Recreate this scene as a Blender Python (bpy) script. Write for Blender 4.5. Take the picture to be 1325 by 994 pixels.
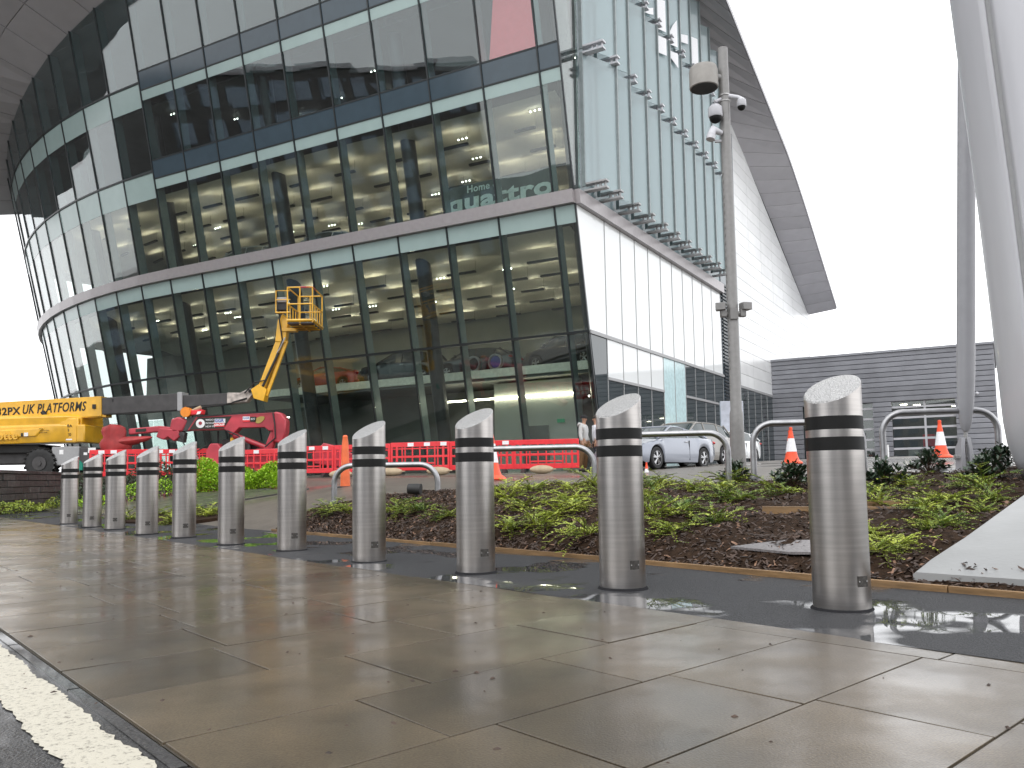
import bpy, bmesh, math, random
from math import sin, cos, pi, radians, sqrt, exp, tan
from mathutils import Vector, Matrix
random.seed(7)
for o in list(bpy.data.objects): bpy.data.objects.remove(o)
scene = bpy.context.scene
COL = scene.collection

# ------------------------------------------------------------------ camera
PITCH, ROLL, CAMH = radians(4.41), radians(.957), .65
cF = Vector((0, cos(PITCH), sin(PITCH)))
cR0 = Vector((1, 0, 0)); cU0 = Vector((0, -sin(PITCH), cos(PITCH)))
cR = cR0*cos(ROLL) - cU0*sin(ROLL); cU = cR0*sin(ROLL) + cU0*cos(ROLL)
cam = bpy.data.cameras.new("camera"); camo = bpy.data.objects.new("camera", cam); COL.objects.link(camo)
cam.sensor_width = 36; cam.lens = 1072/1325*36; cam.shift_y = 38/1325
cam.clip_start = .05; cam.clip_end = 3000
camo.matrix_world = Matrix(((cR.x, cU.x, -cF.x, 0), (cR.y, cU.y, -cF.y, 0), (cR.z, cU.z, -cF.z, CAMH), (0, 0, 0, 1)))
scene.camera = camo

# ------------------------------------------------------------------ world, sun, exposure
SUN_EL, SUN_AZ = radians(52), radians(200)
world = bpy.data.worlds.new("World"); scene.world = world; world.use_nodes = True
nt = world.node_tree; nt.nodes.clear()
sky = nt.nodes.new('ShaderNodeTexSky'); sky.sky_type = 'NISHITA'; sky.sun_disc = False
sky.sun_elevation = SUN_EL; sky.sun_rotation = SUN_AZ; sky.air_density = 1.5; sky.dust_density = 4
hsv = nt.nodes.new('ShaderNodeHueSaturation'); hsv.inputs['Saturation'].default_value = .15
nt.links.new(sky.outputs[0], hsv.inputs['Color'])
cl = nt.nodes.new('ShaderNodeTexNoise'); cl.inputs['Scale'].default_value = 1.6; cl.inputs['Detail'].default_value = 4
cr = nt.nodes.new('ShaderNodeValToRGB'); cr.color_ramp.elements[0].color = (18.2, 18.5, 19.0, 1); cr.color_ramp.elements[1].color = (23.0, 23.2, 23.6, 1)
cr.color_ramp.elements[0].position = .3; cr.color_ramp.elements[1].position = .7
nt.links.new(cl.outputs[0], cr.inputs[0])
mx = nt.nodes.new('ShaderNodeMix'); mx.data_type = 'RGBA'; mx.inputs[0].default_value = .93
nt.links.new(hsv.outputs[0], mx.inputs[6]); nt.links.new(cr.outputs[0], mx.inputs[7])
bg = nt.nodes.new('ShaderNodeBackground'); bg.inputs['Strength'].default_value = .1
nt.links.new(mx.outputs[2], bg.inputs['Color'])
wo = nt.nodes.new('ShaderNodeOutputWorld'); nt.links.new(bg.outputs[0], wo.inputs['Surface'])
sun = bpy.data.lights.new("sun", 'SUN'); sun.energy = .8; sun.angle = radians(35); sun.color = (1, .97, .93)
suno = bpy.data.objects.new("sun", sun); COL.objects.link(suno)
sd = Vector((sin(SUN_AZ)*cos(SUN_EL), cos(SUN_AZ)*cos(SUN_EL), sin(SUN_EL)))
suno.rotation_euler = sd.to_track_quat('Z', 'Y').to_euler(); suno.location = sd*60
scene.view_settings.view_transform = 'Standard'; scene.view_settings.look = 'None'
scene.view_settings.exposure = 0; scene.view_settings.gamma = 1
scene.cycles.use_denoising = True
scene.cycles.max_bounces = 8; scene.cycles.transparent_max_bounces = 24; scene.cycles.glossy_bounces = 4; scene.cycles.diffuse_bounces = 3
scene.cycles.sample_clamp_indirect = 6

# ------------------------------------------------------------------ materials
MATS = {}
def pm(name, col, rough=.5, metal=0, var=.12, scale=6, bump=0, bscale=40, coat=0, coatr=.1, emit=None, es=0, spec=.5, objvar=0, rvar=0, stretch=None, wet=None, dirt=0):
    if name in MATS: return MATS[name]
    m = bpy.data.materials.new(name); m.use_nodes = True; n = m.node_tree.nodes; L = m.node_tree.links
    b = n['Principled BSDF']; tc = n.new('ShaderNodeTexCoord'); co = tc.outputs['Object']
    if stretch:
        mp = n.new('ShaderNodeMapping'); mp.inputs['Scale'].default_value = stretch; L.new(co, mp.inputs[0]); co = mp.outputs[0]
    no = n.new('ShaderNodeTexNoise'); no.inputs['Scale'].default_value = scale; no.inputs['Detail'].default_value = 5; L.new(co, no.inputs['Vector'])
    mr = n.new('ShaderNodeMapRange'); mr.inputs[1].default_value = .3; mr.inputs[2].default_value = .7; mr.inputs[3].default_value = 1-var; mr.inputs[4].default_value = 1+var
    L.new(no.outputs[0], mr.inputs[0]); val = mr.outputs[0]
    if objvar:
        oi = n.new('ShaderNodeObjectInfo'); m2 = n.new('ShaderNodeMapRange'); m2.inputs[3].default_value = 1-objvar; m2.inputs[4].default_value = 1+objvar
        L.new(oi.outputs['Random'], m2.inputs[0]); mu = n.new('ShaderNodeMath'); mu.operation = 'MULTIPLY'; L.new(val, mu.inputs[0]); L.new(m2.outputs[0], mu.inputs[1]); val = mu.outputs[0]
    if dirt:
        dn = n.new('ShaderNodeTexNoise'); dn.inputs['Scale'].default_value = scale*.22; dn.inputs['Detail'].default_value = 6; L.new(co, dn.inputs['Vector'])
        dm = n.new('ShaderNodeMapRange'); dm.inputs[1].default_value = .42; dm.inputs[2].default_value = .62; dm.inputs[3].default_value = 1; dm.inputs[4].default_value = 1-dirt; L.new(dn.outputs[0], dm.inputs[0])
        mu = n.new('ShaderNodeMath'); mu.operation = 'MULTIPLY'; L.new(val, mu.inputs[0]); L.new(dm.outputs[0], mu.inputs[1]); val = mu.outputs[0]
    vm = n.new('ShaderNodeVectorMath'); vm.operation = 'SCALE'; vm.inputs[0].default_value = col[:3]; L.new(val, vm.inputs['Scale']); L.new(vm.outputs[0], b.inputs['Base Color'])
    b.inputs['Metallic'].default_value = metal; b.inputs['Roughness'].default_value = rough; b.inputs['Specular IOR Level'].default_value = spec
    if rvar:
        r2 = n.new('ShaderNodeMapRange'); r2.inputs[1].default_value = .35; r2.inputs[2].default_value = .65; r2.inputs[3].default_value = max(.02, rough-rvar); r2.inputs[4].default_value = min(1, rough+rvar); L.new(no.outputs[0], r2.inputs[0]); L.new(r2.outputs[0], b.inputs['Roughness'])
    hb = None
    if bump:
        bn = n.new('ShaderNodeTexNoise'); bn.inputs['Scale'].default_value = bscale; bn.inputs['Detail'].default_value = 3; L.new(co, bn.inputs['Vector'])
        bu = n.new('ShaderNodeBump'); bu.inputs['Strength'].default_value = min(1, bump); bu.inputs['Distance'].default_value = .02; L.new(bn.outputs[0], bu.inputs['Height']); L.new(bu.outputs[0], b.inputs['Normal'])
        hb = bu
    if wet:   # (noise scale, lo, hi, coat roughness, max coat): a film of rain water, in puddles
        wn = n.new('ShaderNodeTexNoise'); wn.inputs['Scale'].default_value = wet[0]; wn.inputs['Detail'].default_value = 3; L.new(tc.outputs['Object'], wn.inputs['Vector'])
        wr = n.new('ShaderNodeMapRange'); wr.inputs[1].default_value = wet[1]; wr.inputs[2].default_value = wet[2]; wr.inputs[3].default_value = 0; wr.inputs[4].default_value = wet[4]; L.new(wn.outputs[0], wr.inputs[0])
        L.new(wr.outputs[0], b.inputs['Coat Weight']); b.inputs['Coat Roughness'].default_value = wet[3]; b.inputs['Coat IOR'].default_value = 1.4
    elif coat:
        b.inputs['Coat Weight'].default_value = coat; b.inputs['Coat Roughness'].default_value = coatr
    if emit: b.inputs['Emission Color'].default_value = (*emit, 1); b.inputs['Emission Strength'].default_value = es
    MATS[name] = m; return m
def glass(name, tint, f0=.06, body=None, bodyfac=0, rough=0):
    m = bpy.data.materials.new(name); m.use_nodes = True; n = m.node_tree.nodes; L = m.node_tree.links; n.clear()
    out = n.new('ShaderNodeOutputMaterial'); tr = n.new('ShaderNodeBsdfTransparent'); tr.inputs[0].default_value = (*tint, 1)
    gl = n.new('ShaderNodeBsdfGlossy'); gl.inputs['Roughness'].default_value = rough
    tc = n.new('ShaderNodeTexCoord'); no = n.new('ShaderNodeTexNoise'); no.inputs['Scale'].default_value = .45; no.inputs['Detail'].default_value = 1
    bu = n.new('ShaderNodeBump'); bu.inputs['Strength'].default_value = .25; bu.inputs['Distance'].default_value = .02
    L.new(tc.outputs['Object'], no.inputs['Vector']); L.new(no.outputs[0], bu.inputs['Height']); L.new(bu.outputs[0], gl.inputs['Normal'])
    lw = n.new('ShaderNodeLayerWeight'); lw.inputs[0].default_value = .5
    pw = n.new('ShaderNodeMath'); pw.operation = 'POWER'; pw.inputs[1].default_value = 4; L.new(lw.outputs['Facing'], pw.inputs[0])
    ma = n.new('ShaderNodeMath'); ma.operation = 'MULTIPLY_ADD'; ma.inputs[1].default_value = 1-f0; ma.inputs[2].default_value = f0; L.new(pw.outputs[0], ma.inputs[0])
    inner = tr.outputs[0]
    if body:
        di = n.new('ShaderNodeBsdfDiffuse'); di.inputs[0].default_value = (*body, 1)
        m1 = n.new('ShaderNodeMixShader'); m1.inputs[0].default_value = bodyfac; L.new(inner, m1.inputs[1]); L.new(di.outputs[0], m1.inputs[2]); inner = m1.outputs[0]
    m2 = n.new('ShaderNodeMixShader'); L.new(ma.outputs[0], m2.inputs[0]); L.new(inner, m2.inputs[1]); L.new(gl.outputs[0], m2.inputs[2]); L.new(m2.outputs[0], out.inputs[0])
    MATS[name] = m; return m
def brushed(name, col, rough, an=.75):
    m = pm(name, col, rough, 1, var=.07, scale=4, stretch=(1, 1, 26), dirt=.10); n = m.node_tree.nodes; L = m.node_tree.links; b = n['Principled BSDF']
    tg = n.new('ShaderNodeTangent'); tg.direction_type = 'RADIAL'; tg.axis = 'Z'; L.new(tg.outputs[0], b.inputs['Tangent']); b.inputs['Anisotropic'].default_value = an
    return m

M_STEEL = brushed('brushed_steel', (.50, .475, .455), .3)
M_STEELTOP = pm('rain_specked_steel_top', (.50, .495, .49), .36, 1, var=.3, scale=130, bump=.8, bscale=150)
M_TAPE = pm('black_band', (.010, .010, .010), .5, spec=.2)
M_HOOP = pm('galvanised_tube', (.36, .36, .37), .38, 1, var=.15, scale=9, bump=.05)
M_TAG = pm('dull_tag', (.06, .055, .05), .5, .3, var=.5, scale=90)
M_CONC = pm('pale_concrete', (.33, .335, .335), .5, 0, var=.14, scale=1.6, bump=.08, bscale=30, dirt=.25)
M_WHITESTEEL = pm('white_painted_steel', (.50, .50, .53), .38, 0, dirt=.09, var=.05, scale=3, coat=.3, stretch=(1, 1, .16))
M_GREYPAINT = pm('grey_paint', (.33, .33, .335), .42, .0, var=.06, scale=12)
M_LAMPGREY = pm('post_grey_paint', (.215, .21, .205), .45, .2, var=.08, scale=14)
M_ROD = pm('pale_grey_tube_paint', (.34, .34, .36), .4, var=.04)
M_COLLAR = pm('tarmac_rim', (.018, .018, .02), .9, spec=.1)
M_POST = pm('screen_post_grey', (.20, .23, .235), .4, .1)
M_BLACK = pm('black_rubber', (.018, .018, .018), .6, var=.3)
M_DARKMETAL = pm('dark_frame', (.025, .03, .032), .35, .3)
M_FIN = pm('teal_grey_fin', (.22, .27, .275), .35, .2, var=.08)
M_PINKBAND = pm('pink_grey_band', (.37, .345, .35), .35, .35, var=.05)
M_SPAN = pm('slate_spandrel', (.050, .075, .095), .12, .0, var=.06, scale=2, spec=.5)
M_FRIT = pm('frosted_glass_band', (.33, .43, .415), .18, 0, var=.04, scale=1.5)
M_GLASS = glass('clear_facade_glass', (.82, .88, .86), .085)
M_GLASSR = glass('coated_facade_glass', (.72, .80, .80), .11)
M_BLADE = glass('aqua_screen_glass', (.78, .87, .88), .05, (.50, .57, .59), .42)
M_AQUAWALL = pm('aqua_back_wall', (.22, .285, .305), .25, 0, var=.3, scale=1.1)
M_WHITEGLASS = pm('white_backed_glass', (.80, .82, .82), .06, 0, var=.015, scale=.6)
M_BLUEGLASS = pm('pale_blue_panel', (.52, .69, .71), .15)
M_DARKGLASS = pm('dark_lower_glass', (.03, .042, .045), .03, 0, var=.1, spec=.9)
M_CLAD = pm('white_metal_cladding', (.76, .765, .765), .3, .1, var=.05, scale=.7, objvar=.05, dirt=.08)
M_SOFFIT = pm('dark_grey_soffit', (.46, .45, .47), .5, .1, var=.05, scale=1, objvar=.06)
M_JOINT = pm('dark_joint', (.03, .03, .032), .7)
M_CEIL = pm('champagne_ceiling', (.60, .57, .49), .55, .0, var=.1, scale=.6)
M_INTDARK = pm('interior_dark', (.11, .115, .11), .6, var=.2, scale=.7)
M_INTGREY = pm('interior_grey_wall', (.34, .355, .32), .6, var=.1, scale=.7)
M_MEZZ = pm('pale_mezzanine_edge', (.78, .77, .68), .4)
M_COLUMN = pm('charcoal_column', (.05, .055, .06), .3, .3, var=.15)
M_LIGHT = pm('lit_strip', (.9, .85, .7), .5, emit=(1, .86, .66), es=32)
M_SPOT = pm('lit_spot', (.9, .9, .85), .5, emit=(1, .95, .85), es=18)
M_GREYCLAD = pm('grey_metal_plank', (.30, .305, .335), .4, .1, var=.09, scale=1.5, objvar=.09, dirt=.15)
M_WHITE = pm('white_paint', (.78, .78, .78), .45)
M_RED = pm('red_plastic', (.72, .025, .035), .38, 0, var=.12, scale=5, coat=.2)
M_CRANE = pm('faded_red_paint', (.50, .045, .065), .42, 0, var=.16, scale=3, coat=.25, dirt=.38)
M_BAG = pm('red_cover_cloth', (.33, .03, .03), .6, 0, var=.2, scale=5, bump=.4, bscale=5)
M_ORANGE = pm('orange_cone_plastic', (.85, .085, .025), .42, 0, var=.08)
M_ORANGE2 = pm('faded_orange_plastic', (.72, .14, .04), .5, 0, var=.15)
M_SLEEVE = pm('white_reflective_sleeve', (.80, .80, .82), .35, 0, var=.08, scale=30)
M_YELLOW = pm('yellow_machine_paint', (.78, .42, .018), .36, 0, var=.12, scale=2.5, coat=.4, dirt=.32)
M_BOOMGREY = pm('boom_dark_steel', (.065, .062, .062), .5, .3, var=.2, scale=3)
M_RUST = pm('rusty_white_steel', (.45, .40, .36), .6, 0, var=.45, scale=5)
M_SANDBAG = pm('tan_sandbag', (.42, .33, .22), .8, 0, var=.15, bump=.4, bscale=14)
M_TIMBER = pm('wet_timber_edging', (.21, .125, .055), .45, 0, var=.3, scale=5, stretch=(1, 1, 8), bump=.2, bscale=30, objvar=.15)
M_STONE = pm('dark_wall_stone', (.060, .056, .054), .6, 0, var=.35, scale=6, bump=.5, bscale=16, objvar=.3)
M_TEXTK = pm('black_print', (.02, .018, .012), .5)
M_TEXTW = pm('white_print', (.8, .82, .82), .5)
# ------------------------------------------------------------------ mesh helpers
class MB:
    def __init__(s): s.v = []; s.f = []
    def add(s, vs, fs):
        k = len(s.v); s.v += [tuple(p) for p in vs]; s.f += [tuple(i+k for i in f) for f in fs]; return s
    def hexa(s, p):  # 8 points: bottom 4 ccw, top 4 ccw
        return s.add(p, [(3, 2, 1, 0), (4, 5, 6, 7), (0, 1, 5, 4), (1, 2, 6, 5), (2, 3, 7, 6), (3, 0, 4, 7)])
    def box(s, c, d, rz=0, M=None):
        x, y, z = d[0]/2, d[1]/2, d[2]/2; P = []
        for dz in (-z, z):
            for dx, dy in ((-x, -y), (x, -y), (x, y), (-x, y)):
                v = Vector((dx, dy, dz))
                if M: v = M @ v
                elif rz: v = Vector((dx*cos(rz)-dy*sin(rz), dx*sin(rz)+dy*cos(rz), dz))
                P.append(Vector(c)+v)
        return s.hexa(P)
    def tube(s, pts, r, n=12, caps=True, flat=None):
        pts = [Vector(p) for p in pts]; rs = r if isinstance(r, (list, tuple)) else [r]*len(pts); up = None; rings = []
        for i, p in enumerate(pts):
            t = (pts[min(i+1, len(pts)-1)]-pts[max(i-1, 0)]).normalized()
            if up is None: up = t.orthogonal().normalized()
            up = (up - t*up.dot(t)).normalized(); sd_ = t.cross(up)
            rings.append([p+up*cos(2*pi*k/n)*rs[i]+sd_*sin(2*pi*k/n)*rs[i] for k in range(n)])
        vs = [q for rg in rings for q in rg]; fs = []
        for i in range(len(pts)-1):
            for k in range(n): fs.append((i*n+k, i*n+(k+1) % n, (i+1)*n+(k+1) % n, (i+1)*n+k))
        if caps: fs.append(tuple(reversed(range(n)))); fs.append(tuple((len(pts)-1)*n+k for k in range(n)))
        return s.add(vs, fs)
    def lathe(s, prof, n=20, c=(0, 0, 0), caps=True):
        return s.loft([[(c[0]+r*cos(2*pi*k/n), c[1]+r*sin(2*pi*k/n), c[2]+z) for k in range(n)] for r, z in prof], caps)
    def loft(s, rings, caps=True, closed=True):
        n = len(rings[0]); vs = [q for rg in rings for q in rg]; fs = []
        for i in range(len(rings)-1):
            for k in range(n if closed else n-1): fs.append((i*n+k, i*n+(k+1) % n, (i+1)*n+(k+1) % n, (i+1)*n+k))
        if caps and closed: fs.append(tuple(reversed(range(n)))); fs.append(tuple((len(rings)-1)*n+k for k in range(n)))
        return s.add(vs, fs)
    def prism(s, poly, off):  # poly: 3D points, extruded by vector off
        n = len(poly); off = Vector(off); vs = [Vector(p) for p in poly]+[Vector(p)+off for p in poly]
        return s.add(vs, [tuple(reversed(range(n))), tuple(range(n, 2*n))]+[(k, (k+1) % n, n+(k+1) % n, n+k) for k in range(n)])
    def sphere(s, c, r, n=12, m=8, sc=(1, 1, 1), z0=-1, z1=1):
        prof = []
        for i in range(m+1):
            t = -pi/2+pi*i/m; z = max(z0, min(z1, sin(t))); prof.append((max(.001, cos(math.asin(z)))*r, z*r))
        return s.loft([[(c[0]+a*cos(2*pi*k/n)*sc[0], c[1]+a*sin(2*pi*k/n)*sc[1], c[2]+z*sc[2]) for k in range(n)] for a, z in prof])
    def build(s, name, mat, parent=None, smooth=True, org=None, bevel=0, fix=True):
        me = bpy.data.meshes.new(name); o_ = Vector(org) if org is not None else (Vector(parent.get('org', (0, 0, 0))) if parent is not None else Vector((0, 0, 0)))
        me.from_pydata([tuple(Vector(p)-o_) for p in s.v], [], s.f)
        if fix:
            bm = bmesh.new(); bm.from_mesh(me); bmesh.ops.recalc_face_normals(bm, faces=bm.faces); bm.to_mesh(me); bm.free()
        for mt in (mat if isinstance(mat, (list, tuple)) else [mat]): me.materials.append(mt)
        if smooth:
            me.polygons.foreach_set('use_smooth', [True]*len(me.polygons)); me.set_sharp_from_angle(angle=radians(38))
        ob = bpy.data.objects.new(name, me); COL.objects.link(ob)
        if parent is not None: ob.parent = parent
        elif org is not None: ob.location = org
        if bevel:
            md = ob.modifiers.new('bevel', 'BEVEL'); md.width = bevel; md.segments = 2; md.limit_method = 'ANGLE'
        return ob
def tag(o, label=None, cat=None, group=None, kind=None):
    if label: o['label'] = label
    if cat: o['category'] = cat
    if group: o['group'] = group
    if kind: o['kind'] = kind
    return o
def thing(name, label, cat, loc=(0, 0, 0), rz=0, group=None, world=False):
    o = bpy.data.objects.new(name, None); COL.objects.link(o); o.location = loc; o.rotation_euler = (0, 0, rz); o.empty_display_size = .2
    if world: o['org'] = tuple(loc)      # children are given in world coordinates
    return tag(o, label, cat, group)
def copy_tree(o, parent=None):
    c = o.copy(); COL.objects.link(c); c.parent = parent
    for ch in list(o.children): copy_tree(ch, c)
    return c
def place(o, loc, rz, label, group=None):
    o.location = loc; o.rotation_euler = (0, 0, rz); o['label'] = label
    if group: o['group'] = group
    return o
def text(body, size, mat, M, name, parent=None, shear=0, ext=.003, align='LEFT', sx=1, org=None, bold=0):
    cu = bpy.data.curves.new(name, 'FONT'); cu.body = body; cu.size = size; cu.shear = shear; cu.extrude = ext; cu.align_x = align; cu.align_y = 'CENTER'; cu.offset = bold; cu.resolution_u = 3; cu.space_character = 1.06
    t = bpy.data.objects.new(name, cu); COL.objects.link(t); dg = bpy.context.evaluated_depsgraph_get(); dg.update()
    me = bpy.data.meshes.new_from_object(t.evaluated_get(dg)); bpy.data.objects.remove(t); bpy.data.curves.remove(cu)
    me.transform(Matrix.Scale(sx, 4, (1, 0, 0))); me.transform(M)
    if parent is not None and org is None: org = parent.get('org', (0, 0, 0))
    if org is not None: me.transform(Matrix.Translation(-Vector(org)))
    me.materials.clear(); me.materials.append(mat)
    ob = bpy.data.objects.new(name, me); COL.objects.link(ob)
    if parent is not None: ob.parent = parent
    return ob
def frame(o, x, z):  # matrix with local x along x, local y along z(up), normal = x cross z
    x = Vector(x).normalized(); z = Vector(z); z = (z-x*z.dot(x)).normalized(); y = x.cross(z)
    return Matrix(((x.x, z.x, y.x, o[0]), (x.y, z.y, y.y, o[1]), (x.z, z.z, y.z, o[2]), (0, 0, 0, 1)))

# ------------------------------------------------------------------ ground shape
def sm(x): x = max(0., min(1., x)); return x*x*(3-2*x)
E1 = Vector((-.65, .76, 0)); E2 = Vector((.76, .65, 0))     # along the kerb (going far) / across the pavement
E2S = Vector((.735, .678, 0))
def AB(a, b, z=0): return E1*a+E2*b+Vector((0, 0, z))
def T(X, Y):
    d = X*.76+Y*.65-4.65
    if d <= 0: return 0.
    Xc = max(-16, min(12, X)); g = .61+.014*(min(Y, 34)-15)+(.004 if X > 0 else .001)*Xc*Xc*(1 if X < 5 else (5/Xc)**.6)
    return g*sm((X+16)/9)*(1-exp(-d/(1.1+2.2*sm((-2.4-X)/3)+.9*sm((X-1)/1.5))))
# ------------------------------------------------------------------ ground, road, pavement
M_TARMAC = pm('wet_tarmac', (.036, .037, .041), .6, 0, var=.75, scale=130, bump=1, bscale=130, spec=.35, wet=(1.3, .53, .58, .02, 1))
M_ROAD = pm('wet_road', (.034, .033, .033), .42, 0, var=.4, scale=60, bump=.45, bscale=110, wet=(.9, .52, .62, .06, .9))
M_PLAZA = pm('damp_buff_asphalt', (.135, .118, .10), .42, 0, var=.15, scale=14, bump=.1, bscale=60, wet=(.16, .50, .60, .12, .9), dirt=.25)
M_SETT = pm('wet_setts', (.105, .098, .090), .33, 0, var=.3, scale=3, bump=.15, bscale=30, objvar=.15, coat=.5, coatr=.12)
M_SOIL = pm('dark_mulch', (.030, .0175, .0105), .9, 0, spec=.12, var=.5, scale=22, bump=1, bscale=55)
M_CHIP = pm('bark_chip', (.046, .026, .017), .6, 0, var=.6, scale=8)
M_CHIP2 = pm('pale_bark_chip', (.20, .11, .065), .6, 0, var=.3, scale=8)
M_GRASS = pm('grass_green', (.05, .10, .018), .6, 0, var=.4, scale=3)
M_FAR = pm('far_ground', (.09, .09, .085), .8, 0, var=.2, scale=.2)
def slab_mat():
    m = pm('wet_york_stone', (.084, .064, .040), .42, 0, var=.26, scale=3.1, objvar=.24, dirt=.42)
    n = m.node_tree.nodes; L = m.node_tree.links; b = n['Principled BSDF']; tc = n.new('ShaderNodeTexCoord')
    mp = n.new('ShaderNodeMapping'); mp.inputs['Rotation'].default_value = (0, 0, radians(47)); L.new(tc.outputs['Object'], mp.inputs[0])
    wv = n.new('ShaderNodeTexWave'); wv.inputs['Scale'].default_value = 52; wv.inputs['Distortion'].default_value = .6; wv.inputs['Detail'].default_value = 1; L.new(mp.outputs[0], wv.inputs['Vector'])
    ns = n.new('ShaderNodeTexNoise'); ns.inputs['Scale'].default_value = 3.2; ns.inputs['Detail'].default_value = 4; L.new(tc.outputs['Object'], ns.inputs['Vector'])
    b1 = n.new('ShaderNodeBump'); b1.inputs['Strength'].default_value = .05; b1.inputs['Distance'].default_value = .004; L.new(wv.outputs['Fac'], b1.inputs['Height'])
    b2 = n.new('ShaderNodeBump'); b2.inputs['Strength'].default_value = .045; b2.inputs['Distance'].default_value = .02; L.new(ns.outputs[0], b2.inputs['Height']); L.new(b1.outputs[0], b2.inputs['Normal'])
    L.new(b2.outputs[0], b.inputs['Normal']); L.new(b2.outputs[0], b.inputs['Coat Normal'])
    rn = n.new('ShaderNodeTexNoise'); rn.inputs['Scale'].default_value = 1.1; rn.inputs['Detail'].default_value = 3; L.new(tc.outputs['Object'], rn.inputs['Vector'])
    rr = n.new('ShaderNodeMapRange'); rr.inputs[1].default_value = .35; rr.inputs[2].default_value = .65; rr.inputs[3].default_value = .02; rr.inputs[4].default_value = .24; L.new(rn.outputs[0], rr.inputs[0])
    gn = n.new('ShaderNodeTexNoise'); gn.inputs['Scale'].default_value = 150; gn.inputs['Detail'].default_value = 3; L.new(tc.outputs['Object'], gn.inputs['Vector'])
    b3 = n.new('ShaderNodeBump'); b3.inputs['Strength'].default_value = .35; b3.inputs['Distance'].default_value = .004; L.new(gn.outputs[0], b3.inputs['Height']); L.new(b2.outputs[0], b3.inputs['Normal']); L.new(b3.outputs[0], b.inputs['Normal'])
    old = b.inputs['Base Color'].links[0].from_socket; gm = n.new('ShaderNodeMapRange'); gm.inputs[1].default_value = .36; gm.inputs[2].default_value = .64; gm.inputs[3].default_value = .72; gm.inputs[4].default_value = 1.28; L.new(gn.outputs[0], gm.inputs[0])
    sc_ = n.new('ShaderNodeVectorMath'); sc_.operation = 'SCALE'; L.new(old, sc_.inputs[0]); L.new(gm.outputs[0], sc_.inputs['Scale']); L.new(sc_.outputs[0], b.inputs['Base Color'])
    b4 = n.new('ShaderNodeBump'); b4.inputs['Strength'].default_value = .06; b4.inputs['Distance'].default_value = .004; L.new(gn.outputs[0], b4.inputs['Height']); L.new(b2.outputs[0], b4.inputs['Normal']); L.new(b4.outputs[0], b.inputs['Coat Normal'])
    cw_ = n.new('ShaderNodeMapRange'); cw_.inputs[1].default_value = .4; cw_.inputs[2].default_value = .6; cw_.inputs[3].default_value = .85; cw_.inputs[4].default_value = .38; L.new(ns.outputs[0], cw_.inputs[0]); L.new(cw_.outputs[0], b.inputs['Coat Weight'])
    b.inputs['Coat IOR'].default_value = 1.42; L.new(rr.outputs[0], b.inputs['Coat Roughness'])
    return m
M_SLAB = slab_mat()
def sheet(name, mat, a0, a1, b0, b1, na, nb, zf, kind='structure'):
    mb = MB(); vs = []
    for i in range(na+1):
        for j in range(nb+1):
            p = AB(a0+(a1-a0)*i/na, b0+(b1-b0)*j/nb); vs.append((p.x, p.y, zf(p.x, p.y)))
    mb.add(vs, [(i*(nb+1)+j, i*(nb+1)+j+1, (i+1)*(nb+1)+j+1, (i+1)*(nb+1)+j) for i in range(na) for j in range(nb)])
    o = mb.build(name, mat, smooth=True, fix=True); o['kind'] = kind; return o
g = MB(); g.add([(-900, -900, -.14), (900, -900, -.14), (900, 900, -.14), (-900, 900, -.14)], [(0, 1, 2, 3)]); tag(g.build('ground', M_FAR, smooth=False), kind='structure')
KERB = .71
sheet('road', M_ROAD, -14, 60, -9, KERB-.012, 30, 12, lambda x, y: -.010)
M_GROUT = pm('gritty_joint', (.045, .038, .028), .8, var=.6, scale=40)
# pavement: bedding sheet plus slabs, each a piece of its own
pave = sheet('pavement', M_GROUT, -6, 34, KERB, 3.17, 20, 3, lambda x, y: -.0065)
def slab(a0, a1, b0, b1, name='slab', z=0):
    g_ = .0042; r = lambda: random.uniform(-.0025, .0025); h = [z+random.uniform(-.001, .001) for _ in range(4)]
    def q(a, b): return E1*a+E2S*b+(E2*.72-E2S*.72)
    c = [q(a0+g_+r(), b0+g_+r()), q(a0+g_+r(), b1-g_+r()), q(a1-g_+r(), b1-g_+r()), q(a1-g_+r(), b0+g_+r())]
    cen = sum(c, Vector())/4; mb = MB(); e = .0012
    lo = [(p.x, p.y, -.05) for p in c]; mid = [(p.x, p.y, hh-.0012) for p, hh in zip(c, h)]
    top = []
    for p, hh in zip(c, h):
        d = (cen-p); d.z = 0; d = d.normalized()*e; top.append((p.x+d.x, p.y+d.y, hh))
    mb.loft([lo, mid, top])
    return mb.build(name, M_SLAB, pave, smooth=False)
B_IN = 3.0
courses = [-4.0, -3.45, -2.9, -2.4, -1.85, -1.3, -.75, -.25, .28, .76, 1.235, 1.72, 2.2, 2.76, 3.28]
a = 3.28
while a < 31: a += random.uniform(.48, .58); courses.append(a)
fixed = {9: [2.23], 10: [1.42, 2.17], 11: [1.27, 2.04], 12: [1.55, 2.42], 13: [1.25, 2.1], 8: [1.5, 2.4]}
for i in range(len(courses)-1):
    a0, a1 = courses[i], courses[i+1]
    if i in fixed: js = fixed[i]
    else:
        js = []; b = KERB+random.uniform(.45, .85)
        while b < B_IN-.35: js.append(b); b += random.uniform(.58, .92)
    bs = [KERB]+js+[B_IN]
    for k in range(len(bs)-1): slab(a0, a1, bs[k], bs[k+1])
a = -4
while a < 31:                                    # narrow edging strip against the tarmac
    l = random.uniform(.8, 1.2); slab(a, a+l, B_IN, 3.15+.02*sin(a), 'edging_slab', -.002); a += l
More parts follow.
